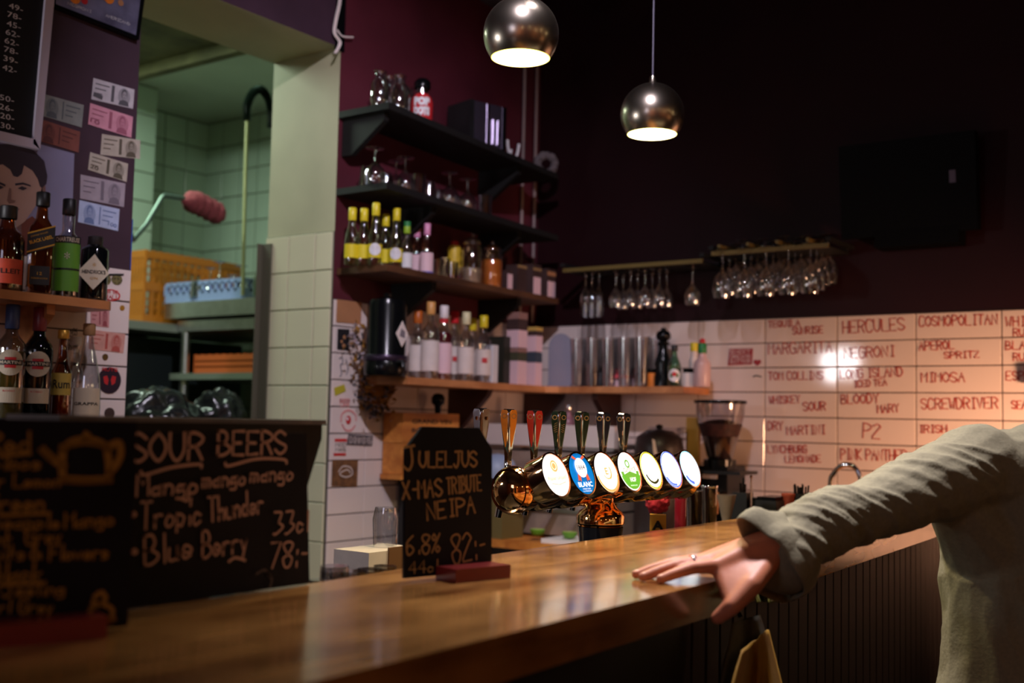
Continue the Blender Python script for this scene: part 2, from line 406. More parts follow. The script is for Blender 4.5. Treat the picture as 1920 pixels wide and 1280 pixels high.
# ------------------------------------------------------------------ the room
YW, XB, YI = 2.97, 4.3, 3.33       # left wall face, back wall face, kitchen side of the left wall
def structure(name, bm, m, **k):
    o = bmo(name, bm, m, **k); o['kind'] = 'structure'; return o
structure('floor', BX((0.9, 1.2, -0.05), (7.2, 8.6, 0.1)), M_floor)
structure('ceiling', BX((0.9, 0.0, 3.45), (7.2, 6.0, 0.1)), M_ceil)
# left wall with the doorway to the kitchen
bm = bmesh.new()
box(bm, ((-2.6+2.115)/2, (YW+YI)/2, 1.7), (2.115+2.6, YI-YW, 3.4))
box(bm, ((2.985+XB)/2, (YW+YI)/2, 1.7), (XB-2.985, YI-YW, 3.4))
box(bm, (2.55, (YW+YI)/2, (2.725+3.4)/2), (0.87, YI-YW, 3.4-2.725))
wl = structure('wall_left', bm, M_plum)
wl.data.materials.append(M_burg); wl.data.materials.append(M_beige)
for p in wl.data.polygons:
    c, n = p.center, p.normal
    if abs(n.y) < 0.5 and (abs(c.x-2.115) < 0.01 or abs(c.x-2.985) < 0.01 or abs(c.z-2.725) < 0.01): p.material_index = 2
    elif c.x > 2.99: p.material_index = 1
    if n.y > 0.5: p.material_index = 2
wb = structure('wall_back', BX((XB+0.06, 0.0, 1.7), (0.12, 6.0, 3.4)), M_dark)
M_panel = wood('guest_panelling', srgb(120, 74, 44), srgb(170, 112, 70), .5, 4, 'z')
structure('wall_right', BX((0.9, -3.05, 1.7), (7.2, 0.1, 3.4)), M_panel)
structure('wall_front', BX((-2.65, 0.0, 1.7), (0.1, 6.0, 3.4)), M_panel)

TIH, TIW = 0.0985, 0.2968
def tile_mesh(wd, ht, name='tile'):
    bm = BX((0, 0, 0), (wd, 0.007, ht)); es = [e for e in bm.edges if all(abs(v.co.y+0.0035) < 1e-5 for v in e.verts)]
    bmesh.ops.bevel(bm, geom=es, offset=0.0016, segments=1, affect='EDGES')
    me = bpy.data.meshes.new(name); bm.to_mesh(me); bm.free(); return me
tm = {}
def put_tile(parent, m, cx, cy, cz, wd, ht, rz, jit=0.0035):
    k = (round(wd, 3), round(ht, 3), m.name)
    if k not in tm: tm[k] = tile_mesh(wd, ht); tm[k].materials.append(m)
    return link('tile', tm[k], None, parent, (cx, cy, cz), (random.uniform(-jit, jit), 0, rz+random.uniform(-jit, jit)))
GAP = 0.004
ROWS = [(1.783-TIH*(i+1), 1.783-TIH*i) for i in range(11)]
# tiles of the left wall, left and right of the doorway
bm = bmesh.new()
box(bm, (1.5, YW-0.002, 0.9), (1.23, 0.004, 1.77)); box(bm, (3.6425, YW-0.002, 0.9), (1.315, 0.004, 1.77))
g = bmo('grout', bm, M_grout, wl); g['kind'] = 'structure'
for z0, z1 in ROWS:
    for a, b in ((2.985, 3.172), (3.172, 3.469), (3.469, 3.766), (3.766, 4.063), (4.063, 4.3), (1.967, 2.115), (1.67, 1.967), (1.373, 1.67), (1.076, 1.373)):
        put_tile(wl, M_wtile, (a+b)/2, YW-0.0075, (z0+z1)/2, b-a-GAP, z1-z0-GAP, 0)
# tiles of the back wall
bm = bmesh.new(); box(bm, (XB-0.002, 0.98, 0.9), (0.004, 3.97, 1.772)); g = bmo('grout', bm, M_grout, wb)
ys = [2.97, 2.732, 2.435, 2.138, 1.841, 1.545, 1.247, 0.947, 0.65, 0.353, 0.056, -0.241, -0.538, -0.835]
for z0, z1 in ROWS:
    for b, a in zip(ys, ys[1:]):
        put_tile(wb, M_wtile, XB-0.0075, (a+b)/2, (z0+z1)/2, b-a-GAP, z1-z0-GAP, -pi/2)
# cream tiles inside the right jamb, with the steel corner guard
JR = [(2.033-0.142*(i+1), 2.033-0.142*i) for i in range(9)]
bm = bmesh.new(); box(bm, (2.985-0.001, (YW+YI)/2, 1.4), (0.003, YI-YW, 1.27)); bmo('grout', bm, M_kgrout, wl)
for z0, z1 in JR:
    for a, b in ((2.972, 3.058), (3.058, 3.200), (3.200, 3.33)):
        put_tile(wl, M_jtile, 2.985-0.006, (a+b)/2, (z0+z1)/2, b-a-GAP, z1-z0-GAP, -pi/2)
bm = BX((2.972, 3.315, 1.36), (0.006, 0.05, 1.30)); box(bm, (2.96+0.0, 3.341, 1.36), (0.03, 0.004, 1.30))
tag(bmo('corner_guard', bm, mat('dull_guard', srgb(92, 88, 72), .6, .1)), 'vertical steel guard strip on the far corner of the tiled doorway pillar', 'corner guard')
# the blue edge strip on the left jamb
tag(bmo('edge_strip', BX((2.124, 3.0, 1.32), (0.016, 0.022, 1.25)), M_dblue), 'tall blue strip standing along the left edge of the kitchen doorway', 'edge strip')

# ------------------------------------------------------------------ the kitchen
kw = structure('wall_kitchen', BX((XB+0.06, 4.4, 1.6), (0.12, 2.2, 3.2)), M_kgrout)
kl = structure('wall_kitchen_left', BX((2.5, 5.41, 1.6), (3.8, 0.12, 3.2)), M_kgrout)
kp = structure('wall_kitchen_pier', BX((2.9, 5.18, 1.55), (1.56, 0.36, 3.1)), M_kgrout)
structure('wall_kitchen_front', BX((0.6, 4.4, 1.6), (0.1, 2.2, 3.2)), M_beige)
structure('ceiling_kitchen', BX((2.5, 4.38, 3.11), (3.9, 2.12, 0.1)), M_kceil)
K = 0.1515
for i in range(14):
    zt = 3.055-K*i; zc = zt-K/2
    for j in range(14): put_tile(kw, M_ktile, XB-0.004, 5.35-K*(j+.5), zc, K-.006, K-.006, -pi/2)
    for j in range(5): put_tile(kl, M_ktile, XB-K*(j+.5), 5.346, zc, K-.006, K-.006, 0)
    for j in range(4): put_tile(kp, M_ktile, 3.68-K*(j+.5), 4.996, zc, K-.006, K-.006, 0)
bm = BX((3.05, 4.2, 3.03), (0.45, 1.5, 0.05)); box(bm, (3.29, 4.2, 3.0), (0.05, 1.5, 0.1))
tag(bmo('ceiling_board', bm, mat('stained_board', srgb(96, 92, 60), 0.8, var=0.5, scale=5)), 'stained brown board under the kitchen ceiling', 'board')

t = thing('steel_table', 'tall stainless steel pass shelf in the kitchen carrying the blue rack', 'shelf', (3.5, 3.95, 0))
bmo('table_top', BX((0.35, 0.0, 1.85), (0.7, 1.34, 0.075)), M_steel, t, bevel=0.006)
bmo('frame_rail', BX((0.35, 0.0, 1.775), (0.62, 1.24, 0.05)), M_steel, t)
for a, b in ((0.06, 0.58), (0.62, 0.58), (0.06, -0.55), (0.62, -0.55)):
    bmo('leg', LA([(0, 0), (0.022, 0), (0.022, 1.76), (0, 1.76)], 12, c=(a, b, 0)), M_steel, t, smooth=True)
bmo('lower_shelf', BX((0.35, 0.0, 1.53), (0.66, 1.28, 0.03)), mat('dull_steel_edge', srgb(130, 136, 122), .5, .3), t)
t = thing('wall_counter', 'long steel counter along the kitchen wall below the yellow crate', 'counter', (3.1, 4.8, 0))
bmo('worktop', BX((0.55, -0.02, 1.765), (1.1, 0.42, 0.04)), mat('dull_steel_edge', srgb(130, 136, 122), .5, .3), t, bevel=0.004)
bmo('side_panel', BX((0.04, 0.0, 0.87), (0.04, 0.36, 1.74)), M_black, t)
bmo('cupboard', BX((0.55, 0.1, 1.25), (1.0, 0.2, 0.95)), mat('dark_green_cupboard', srgb(34, 44, 42), 0.5), t)

def crate(name, label, loc, sx, sy, sz, m, nx=10, nz=6):
    t = thing(name, label, 'crate', loc)
    bmo('base', BX((0, 0, 0.008), (sx, sy, 0.016)), m, t)
    bm = bmesh.new()
    for z in (0.02, sz*0.5, sz-0.02): 
        for s in (-1, 1): box(bm, (0, s*sy/2, z), (sx, 0.014, 0.034)); box(bm, (s*sx/2, 0, z), (0.014, sy, 0.034))
    bmo('rim', bm, m, t)
    for s in (-1, 1):
        bm = bmesh.new(); bm2 = bmesh.new()
        for i in range(nx+1): box(bm, (-sx/2+sx*i/nx, s*sy/2, sz/2), (0.016, 0.010, sz))
        for i in range(nx+1): box(bm2, (s*sx/2, -sy/2+sy*i/nx, sz/2), (0.010, 0.016, sz))
        for j in range(1, nz): box(bm, (0, s*sy/2, sz*j/nz), (sx, 0.006, 0.008)); box(bm2, (s*sx/2, 0, sz*j/nz), (0.006, sy, 0.008))
        bmo('side_lattice', bm, m, t); bmo('end_lattice', bm2, m, t)
    return t
crate('bottle_crate', 'tall yellow lattice crate at the back left of the kitchen', (3.72, 4.84, 1.786), 0.6, 0.32, 0.36, M_ycrate, 14, 9)
crate('bread_crate', 'low orange crate under the steel pass shelf in the kitchen', (3.82, 4.2, 1.546), 0.42, 0.62, 0.095, M_ocrate, 12, 3)
# blue dish rack with upturned glasses
R0 = (3.77, 4.36, 1.889)
t = thing('glass_rack', 'blue plastic dish rack full of glasses on the steel pass shelf', 'rack', R0)
bm = bmesh.new(); bx_, by_ = 0.5, 0.56
box(bm, (0, 0, 0.012), (bx_, by_, 0.012))
for s in (-1, 1):
    box(bm, (0, s*by_/2, 0.025), (bx_, 0.015, 0.05)); box(bm, (s*bx_/2, 0, 0.025), (0.015, by_, 0.05))
    box(bm, (0, s*by_/2, 0.088), (bx_, 0.015, 0.02)); box(bm, (s*bx_/2, 0, 0.088), (0.015, by_, 0.02))
bmo('base', bm, M_blue, t)
bm = bmesh.new()
for i in range(13):
    for s in (-1, 1):
        box(bm, (s*bx_/2, -by_/2+by_*i/12, 0.062), (0.015, 0.018, 0.05)); box(bm, (-bx_/2+bx_*i/12, s*by_/2, 0.062), (0.018, 0.015, 0.05))
bmo('rib_wall', bm, M_blue, t)['kind'] = 'stuff'
def wine_prof(h=0.15, r=0.034, foot=0.032, stem=0.45, thick=0.0015):
    b = h*stem
    return [(0, 0), (foot, 0), (foot, .002), (.006, .006), (.0035, .012), (.0035, b-.01), (.008, b-.002), (r*.75, b+(h-b)*.22), (r, b+(h-b)*.5), (r*.96, b+(h-b)*.78), (r*.82, h)]
def tumbler_prof(h, r, t=0.85): return [(0, 0), (r*t, 0), (r*t, .004), (r, h), (r-.0018, h), (r*t-.0018, .008), (0, .008)]
def glass_item(name, label, cat, loc, prof, group=None, up=False, m=None, n=20):
    """up = upturned (mouth down)"""
    h = max(p[1] for p in prof); pr = [(r, h-z) for r, z in prof] if up else prof
    o = bmo(name, LA(pr, n), m or M_glass, smooth=True, loc=loc); return tag(o, label, cat, group)
spots = [(395, 4.47, .16, 'wine'), (412, 4.3, .17, 'wine'), (452, 4.2, .15, 'wine'), (372, 4.42, .08, 'tumb'), (458, 4.32, .09, 'tumb'), (478, 4.22, .1, 'tumb'), (436, 4.4, .13, 'wine')]
ordn = ['first', 'second', 'third', 'fourth', 'fifth', 'sixth', 'seventh', 'eighth', 'ninth', 'tenth', 'eleventh', 'twelfth']
for i, (px, yy, h, k) in enumerate(sorted(spots)):
    p = S(px, 500, y=yy)
    glass_item('wine_glass' if k == 'wine' else 'tumbler', '%s glass from the left standing in the blue kitchen rack' % ordn[i], 'glass',
               (p.x, yy, R0[2]+0.02), wine_prof(h, .036) if k == 'wine' else tumbler_prof(h, .036), 'glasses in the blue rack', up=True, m=thin_glass('rack_glass', (.85, .9, .88), .08, .4))
# stemmed bottle-like decanter behind the rack
p = S(468, 470, y=3.97)
tag(bmo('decanter', LA([(0, 0), (.028, 0), (.03, .06), (.012, .12), (.010, .2), (.013, .205), (0, .205)], 18), M_glassg, smooth=True, loc=(p.x+.03, 3.93, 1.889)), 'green glass decanter behind the blue rack', 'decanter')
# pink duster on a bent arm
y0 = 4.0
t = thing('duster', 'fluffy dusty pink duster on a bent grey arm in the kitchen', 'duster', S(275, 420, y=y0))
o0 = t.location
arm = [Vector((2.3, 3.335, 2.05))-o0, S(250, 450, y=y0)-o0, S(275, 420, y=y0)-o0, S(308, 366, y=y0)-o0, S(345, 372, y=y0)-o0]
bmo('arm', TU([arm[0], arm[1], arm[2], arm[3]-Vector((.01, 0, .01)), arm[3], arm[4]], .011, 8), mat('grey_green_metal', srgb(90, 108, 98), 0.4, 0.6), t, smooth=True)
c0, c1 = S(342, 376, y=y0)-o0, S(420, 404, y=y0)-o0
pts = smooth_path([c0, c0.lerp(c1, .35)+Vector((0, 0, .012)), c0.lerp(c1, .75), c1], 8); n_ = len(pts)
bm = TU(pts, [0.006+0.043*min(1, 5*min(i, n_-1-i)/n_)*(1+.08*sin(i*1.9)) for i in range(n_)], 22)
for v in bm.verts: v.co += Vector(noise.noise_vector(v.co*60))*0.006
bmo('duster_head', bm, mat('pink_fluff', srgb(128, 56, 62), 0.95, var=0.2, scale=60, bump=0.8), t, smooth=True)
# spring hose
y0 = 3.98
t = thing('spray_hose', 'sprung dish hose arching below the kitchen ceiling on a pale riser pipe', 'hose', S(463, 480, y=y0))
o0 = t.location
arc = smooth_path([S(a, b, y=y0)-o0 for a, b in ((463, 225), (464, 196), (474, 174), (488, 168), (500, 180), (507, 205), (508, 240))], 10)
bm = bmesh.new(); tube(bm, arc, 0.012, 8)
bmo('hose', bm, M_black, t, smooth=True)
bm = bmesh.new()
for i in range(0, len(arc)-1, 1):
    d = (arc[i+1]-arc[i]); q = d.to_track_quat('Z', 'Y').to_matrix().to_4x4(); q.translation = arc[i]
    lathe(bm, [(.014, -.003), (.021, 0), (.014, .003)], 10, M=q)
bmo('spring', bm, mat('dark_spring', srgb(40, 56, 48), 0.4, 0.7), t)
bmo('riser_pipe', TU([S(463, 225, y=y0)-o0, S(460, 330, y=y0)-o0, Vector((S(457, 500, y=y0).x, y0, 1.889))-o0], .008, 8), mat('pale_yellow_pipe', srgb(166, 164, 118), 0.5), t, smooth=True)
# rubbish bags
for k, (px, py, s, lab) in enumerate(((292, 745, .92, 'large black rubbish bag heaped behind the doorway'), (412, 738, .62, 'smaller black rubbish bag to the right of the large one'))):
    y0 = 3.62; p = S(px, py, y=y0)
    bm = bmesh.new(); bmesh.ops.create_icosphere(bm, subdivisions=5, radius=1)
    for v in bm.verts:
        d = v.co.normalized(); r = 1+.18*noise.noise(d*3+Vector((k*7, 0, 0)))+.07*abs(noise.noise(d*9+Vector((k*5, 3, 0))))
        v.co = Vector((d.x*.2*r*s, d.y*.17*r*s, d.z*.15*r*(1 if d.z > 0 else 1.9)))
    tag(bmo('rubbish_bag', bm, M_bag, smooth=True, loc=(p.x, y0, 1.29 if k == 0 else 1.30)), lab, 'bag')
t = thing('bin_cart', 'dark waste trolley under the black rubbish bags in the kitchen', 'trolley', (2.72, 3.64, 0))
bmo('bin_body', BX((0, 0, 0.55), (0.86, 0.42, .84)), M_black, t, bevel=0.02); bmo('rim', BX((0, 0, .98), (0.9, 0.46, 0.03)), M_black, t, bevel=0.01)
for a in (-1, 1):
    for b in (-1, 1): bmo('wheel', LA([(0, -.015), (.05, -.015), (.05, .015), (0, .015)], 14, M=Matrix.Translation((a*.35, b*.16, .06)) @ Matrix.Rotation(pi/2, 4, 'X')), M_blackg, t)

# black slot with cables above the doorway corner
p0 = S(636, 20, y=YW)
tag(bmo('cable_slot', BX((p0.x+.005, YW-.003, 3.02), (0.045, 0.008, 0.62)), M_blackg), 'narrow black slot in the wall above the doorway corner', 'slot')
t = thing('cable_bundle', 'pale twisted cables hanging down the black slot by the doorway', 'cable', (p0.x, YW-.02, 2.7)); o0 = t.location
for dx in (0, 6): bmo('cable', TU(smooth_path([S(a+dx*.5, b, y=YW-.02)-o0 for a, b in ((640, -60), (636, 0), (628, 40), (626, 62), (636, 80), (627, 100))], 5), .0035, 6), M_paper, t, smooth=True)
bmo('cable_tail', TU(smooth_path([S(a, b, y=YW-.02)-o0 for a, b in ((632, 56), (642, 68), (662, 70))], 5), .0035, 6), M_paper, t, smooth=True)

# ------------------------------------------------------------------ the bar
ct = [(-0.9, 1.235), (0.9, 1.257), (1.25, 1.254), (1.72, 1.285), (2.98, 1.316), (3.95, 1.34), (3.95, .985), (3.318, .925), (2.135, .85), (1.70, .814), (1.12, .795), (0.776, .788), (-0.9, .76)]
o = bmo('countertop', PR([(x, y, 1.045) for x, y in ct], (0, 0, 0.055)), M_wood, bevel=0.009, seg=3, smooth=True)
tag(o, 'long varnished oak bar top running across the foreground', 'bar top')
t = thing('bar_panelling', 'dark bar front below the oak top, smooth panel then vertical slats', 'bar', (0, 0, 0))
bmo('front_panel', PR([(-0.9, .90, .02), (1.78, .92, .02), (3.95, 1.06, .02), (3.95, 1.12, .02), (-0.9, 1.0, .02)], (0, 0, 1.02)), M_blackg, t)
bmo('smooth_panel', BX((.45, .885, .54), (2.55, .02, 1.0)), M_black, t)
x = 1.775; M_slat = mat('brown_slat', srgb(18, 9, 8), 0.65, var=0.15, scale=8, stretch=(1, 1, .1))
sl = BX((0, 0, 0), (0.0585, 0.014, 0.98)); bmesh.ops.bevel(sl, geom=list(sl.edges), offset=.002, segments=1, affect='EDGES'); slm = bpy.data.meshes.new('slat'); sl.to_mesh(slm); sl.free(); slm.materials.append(M_slat)
while x < 3.9:
    link('slat', slm, None, t, (x, .912+(x-1.78)*.0645, .545), (0, 0, atan2(.0645, 1))); x += .0645
t = thing('speed_shelf', 'dark steel shelf running behind the bar top', 'shelf', (1.98, 1.43, 0))
bmo('shelf_top', BX((0, 0.0, .955), (3.04, .28, .03)), mat('dark_steel', (.08, .08, .085), .35, .8), t, bevel=.004)
for a in (-1.4, -.5, .5, 1.35): bmo('support', BX((a, 0.05, .47), (.04, .18, .94)), M_black, t)
t = thing('back_counter', 'low wooden edged back counter under the tiled wall', 'counter', (3.9, 1.4, 0))
bmo('worktop', BX((0.0, 0.72, .885), (.76, 1.64, .03)), M_crate, t, bevel=.004)
bmo('cupboard', BX((.03, 0.72, .435), (.68, 1.6, .865)), M_blackg, t)

# ------------------------------------------------------------------ wall shelves
def rect_board(x0, x1, y0, y1, zf, th, dz=0.0):
    """dz: how much the far end sits lower"""
    return PR([(x0, y0, zf), (x1, y0, zf-dz), (x1, y1, zf-dz), (x0, y1, zf)], (0, 0, -th))
SH = {1: (2.985, 4.09, 2.482, .05), 2: (2.985, 4.10, 2.192, .03), 3: (3.0, 4.11, 1.898, .012)}
names = {1: 'topmost black wall shelf carrying glass jars and a toaster', 2: 'second black wall shelf from the top, carrying upturned goblets', 3: 'third black wall shelf from the top, carrying lemonade bottles'}
def shz(k, x): a, b, z, dz = SH[k]; return z-dz*(x-a)/(b-a)
for k, (a, b, z, dz) in SH.items():
    t = thing('wall_shelf', names[k], 'shelf', (0, 0, 0), group='black wall shelves')
    bmo('board', rect_board(a, b, 2.72, YW-.002, z, .024, dz), M_shelf if k < 3 else wood('dark_wood_shelf', srgb(60, 36, 24), srgb(104, 66, 40), .5), t, bevel=.003)
    for xx in ((a+.02, b-.25) if k == 1 else (a+.3, b-.25)):
        zz = shz(k, xx)-.024; hh = .14
        bmo('bracket', PR([(xx, YW-.003, zz), (xx, 2.76, zz), (xx, 2.76, zz-.03), (xx, YW-.05, zz-hh), (xx, YW-.003, zz-hh)], (.025, 0, 0)), M_shelf, t)
# end cheek of the top shelf
# L-shaped pine shelf
L = [(3.13, 2.72), (4.02, 2.72), (4.06, 2.68), (4.06, 2.085), (4.292, 2.085), (4.292, YW-.008), (3.13, YW-.008)]
t = thing('corner_shelf', 'L-shaped orange pine shelf running round the corner of the tiled walls', 'shelf', (0, 0, 0))
bmo('board', PR([(x, y, 1.475) for x, y in L], (0, 0, .027)), M_wshelf, t, bevel=.004)
for c0 in ((3.66, 0), (4.2, 0)):
    bmo('bracket', PR([(c0[0], YW-.01, 1.475), (c0[0], 2.75, 1.475), (c0[0], 2.76, 1.45), (c0[0], 2.93, 1.28), (c0[0], YW-.01, 1.2)], (.03, 0, 0)), mat('brown_bracket', srgb(64, 32, 22), .5), t)
bmo('bracket', PR([(4.285, 2.5, 1.475), (4.09, 2.5, 1.475), (4.09, 2.5, 1.45), (4.26, 2.5, 1.28), (4.285, 2.5, 1.2)], (0, .03, 0)), MATS['brown_bracket'], t)
# left pine shelves
t = thing('plank_shelf', 'pine plank shelf holding four spirits bottles beside the banknotes', 'shelf', (0, 0, 0))
xe = 1.93
bmo('board', PR([(1.2, 2.77, 1.66), (xe-.02, 2.77, 1.66), (xe, 2.79, 1.66), (xe, YW-.008, 1.66), (1.2, YW-.008, 1.66)], (0, 0, -.024)), M_wshelf, t, bevel=.006, seg=3)
bmo('bracket', PR([(1.74, YW-.01, 1.636), (1.74, 2.80, 1.636), (1.74, 2.80, 1.61), (1.74, 2.93, 1.50), (1.74, YW-.01, 1.46)], (.025, 0, 0)), M_wshelf, t)
t = thing('lower_shelf', 'dark shelf under the vermouth bottles, hidden by the chalkboards', 'shelf', (0, 0, 0))
bmo('board', BX((1.6, 2.85, 1.312), (.8, .22, .024)), M_shelf, t, bevel=.004)

# ------------------------------------------------------------------ taps
T = thing('tap_tower', 'polished brass beer tower with lit badges on a bulbous column', 'beer tower', (1.945, 1.40, 0))
RY = Matrix.Rotation(pi/2, 4, 'Y')
def MX(x, y=0, z=1.205): return Matrix.Translation((x, y, z)) @ RY
prof = [(0, -.024), (.012, -.0235), (.024, -.020), (.034, -.0135), (.041, -.005), (.0475, .004), (.050, .006), (.0515, .010), (.0515, .016), (.049, .019), (.0455, .021), (.0455, .046)]
xs0 = .048
for i in range(7):
    a = xs0+.102*i-.0
    prof += [(.0455, a+.004), (.0425, a+.012), (.0425, a+.030), (.0465, a+.038), (.0465, a+.088), (.0445, a+.094)]
prof += [(.0465, .765), (.050, .77), (.050, .778), (.04, .788), (0, .792)]
bmo('tube', LA(prof, 40, M=MX(0)), M_brass, T, smooth=True)
bmo('end_ring', LA([(.042, -.004), (.046, -.005), (.049, .0), (.046, .003)], 40, M=MX(0)), M_copper, T, smooth=True)
cx = 2.312-1.945
bmo('column', LA([(0, .94), (.07, .94), (.07, .955), (.042, .965), (.040, 1.0), (.046, 1.06), (.050, 1.10), (.053, 1.118), (.0535, 1.135), (.052, 1.142), (.040, 1.152), (.034, 1.160), (.031, 1.168), (.031, 1.185), (0, 1.185)], 16, c=(cx, 0, 0)), M_copper, T, smooth=True)
bmo('column_collar', LA([(.0515, 1.112), (.0565, 1.116), (.0565, 1.134), (.0515, 1.141)], 32, c=(cx, 0, 0)), M_brass, T, smooth=True)
bmo('column_glass', LA([(.0415, .98), (.0485, 1.06), (.0535, 1.108)], 32, c=(cx, 0, 0)), mat('dark_column_glass', (.03, .035, .05), .05, coat=.5), T, smooth=True)
# lit badges, tilted back and facing the guests
TLT = radians(21)
badge_cols = [('cream badge', (1.0, .93, .84), .8), ('bright blue badge', srgb(0, 120, 200), .55), ('pale gold badge', (1.0, .94, .84), 1.2), ('white badge with a green foot', (.92, .93, .98), 1.0), ('white badge with a yellow rim', (.93, .96, 1.0), 1.5), ('white badge with a blue rim', (.9, .95, 1.0), 2.2), ('white badge with a pale blue rim', (.9, .97, 1.0), 2.6)]
def em(name, c, s):
    return mat(name, c, .3, emit=s, ec=c)
E_text = mat('badge_gold_print', srgb(226, 190, 120), .4, emit=.42, ec=srgb(232, 190, 110))
E_grey = mat('badge_grey_print', srgb(180, 178, 150), .4, emit=.3, ec=srgb(205, 200, 160))
E_white = mat('badge_white_print', (1, 1, 1), .4, emit=.8, ec=(1, 1, 1))
E_red = mat('badge_red_print', srgb(232, 100, 70), .4, emit=.35, ec=srgb(240, 90, 50))
E_black = mat('badge_black_print', srgb(30, 30, 60), .5)
E_green = mat('badge_green_print', srgb(120, 190, 70), .4, emit=.4, ec=srgb(120, 200, 60))
E_yel = mat('badge_yellow_print', srgb(220, 210, 50), .4, emit=.9, ec=srgb(225, 225, 60))
E_dark = mat('badge_dark_print', srgb(70, 80, 20), .4)
E_blu = mat('badge_blue_print', srgb(60, 90, 220), .4, emit=.9, ec=srgb(100, 130, 240))
E_pblu = mat('badge_pale_blue_print', srgb(140, 210, 240), .4, emit=.9, ec=srgb(130, 215, 245))
RB = .0485
for i, (lab, c, s) in enumerate(badge_cols):
    X = 1.993+.102*i-1.945
    B = Matrix.Translation((X, -.082, 1.240)) @ Matrix.Rotation(-TLT, 4, 'X')      # x right, -y outwards, z up
    MB_ = B @ Matrix.Rotation(pi/2, 4, 'X')                                          # z of lathe -> -y of B
    h = bmo('badge_housing', LA([(0, -.075), (.030, -.075), (.036, -.062), (RB-.002, -.050), (RB, -.046), (RB, -.004), (RB+.0015, -.003), (RB+.0015, .0015), (RB-.002, .002)], 40, M=MB_), M_brass, T, smooth=True)
    d = bmo('badge_face', LA([(0, .0015), (RB-.0022, .0005)], 48, M=MB_), em('badge_glow_%d' % i, c, s), T, smooth=True); d['label'] = lab
    F = lambda dx=0, dz=0, dy=0: B @ Matrix.Translation((dx, -.0022-dy, dz))
    def disc(r, m, dx=0, dz=0, dy=0, r0=0.0, n=36, a0=0.0, a1=2*pi):
        bm = bmesh.new(); Q = F(dx, dz, dy)
        for k in range(n):
            a, b = a0+(a1-a0)*k/n, a0+(a1-a0)*(k+1)/n
            p = [(r0*cos(a), 0, r0*sin(a)), (r*cos(a), 0, r*sin(a)), (r*cos(b), 0, r*sin(b)), (r0*cos(b), 0, r0*sin(b))]
            if r0 < 1e-6: p = p[1:3]+[(0, 0, 0)]
            bm.faces.new([bm.verts.new(Q @ Vector(q)) for q in p])
        return bmo('print', bm, m, d)
    if i == 0:
        disc(.0125, E_text, 0, .019, r0=.009); disc(.0065, E_text, 0, .019); printed('Pilsner Urquell', .068, .011, E_grey, d, F(0, -.008, 0) @ Matrix.Rotation(-.05, 4, 'Y'), bold=.01)
        bm = bmesh.new(); ribbons(bm, [[(-.026, -.019), (0, -.022), (.026, -.017)]], .0012); bm.transform(F()); bmo('print', bm, E_grey, d)
    if i == 1:
        disc(.022, E_white, 0, .013, .0004); printed('1664', .030, .011, E_black, d, F(0, .014, .0008), bold=.0)
        for s_ in (-1, 1):
            bm = bmesh.new(); prism(bm, [(s_*.010, 0, -.006), (s_*.019, 0, -.001), (s_*.024, 0, -.017), (s_*.017, 0, -.014), (s_*.012, 0, -.018)], (0, -.0004, 0)); bm.transform(F()); bmo('print', bm, E_red, d)
            bm = bmesh.new(); prism(bm, [(s_*.012, 0, .030), (s_*.026, 0, .036), (s_*.021, 0, .041), (s_*.009, 0, .034)], (0, -.0004, 0)); bm.transform(F()); bmo('print', bm, E_red, d)
        printed('BLANC', .056, .0115, E_white, d, F(0, -.0245), bold=.02); printed('WHEAT BEER', .032, .0032, E_white, d, F(0, -.0345)); printed('A LA FRANCAISE', .034, .003, E_white, d, F(0, -.0395))
    if i == 2:
        disc(.046, E_text, r0=.040, a0=pi*1.05, a1=pi*1.95); disc(.020, E_text, 0, .002, r0=.016, a0=-1.2, a1=.6); disc(.018, E_text, 0, .002, r0=.0155, a0=3.6, a1=5.8)
        printed('E', .012, .016, E_text, d, F(0, .003), bold=.02)
    if i == 3:
        disc(.043, E_green, a0=pi*1.08, a1=pi*1.92, r0=.0); disc(.0395, E_green, r0=.028, a0=pi*1.0, a1=pi*2.0)
        printed('Carlsberg', .056, .014, E_grey, d, F(0, .004, .0006) @ Matrix.Rotation(-.12, 4, 'Y'), bold=.02)
        printed('HOF', .026, .011, E_white, d, F(.004, -.020, .0006), bold=.04); disc(.010, E_green, -.002, .018, r0=.006)
        printed('PREMIUM PILSNER', .03, .003, E_white, d, F(0, -.034, .0006))
    if i == 4:
        disc(.0462, E_yel, r0=.042)
        for k in range(40): 
            a = 2*pi*k/40; bm = bmesh.new(); prism(bm, [(.0425*cos(a)+.0009, 0, .0425*sin(a)), (.0425*cos(a)-.0009, 0, .0425*sin(a)), (.0462*cos(a)-.0009, 0, .0462*sin(a)), (.0462*cos(a)+.0009, 0, .0462*sin(a))], (0, -.0004, 0)); bm.transform(F(0, 0, .0004)); bmo('tick', bm, E_dark, d)
        disc(.034, E_dark, r0=.028, a0=pi*1.1, a1=pi*1.75); printed('LAGER', .022, .006, E_text, d, F(0, -.024, .001), bold=.03)
    if i == 5:
        disc(.0462, E_blu, r0=.0425); disc(.042, E_blu, r0=.036, a0=pi*1.15, a1=pi*1.55)
    if i == 6:
        disc(.0462, E_pblu, r0=.043); disc(.042, E_blu, r0=.033, a0=pi*1.15, a1=pi*1.5)
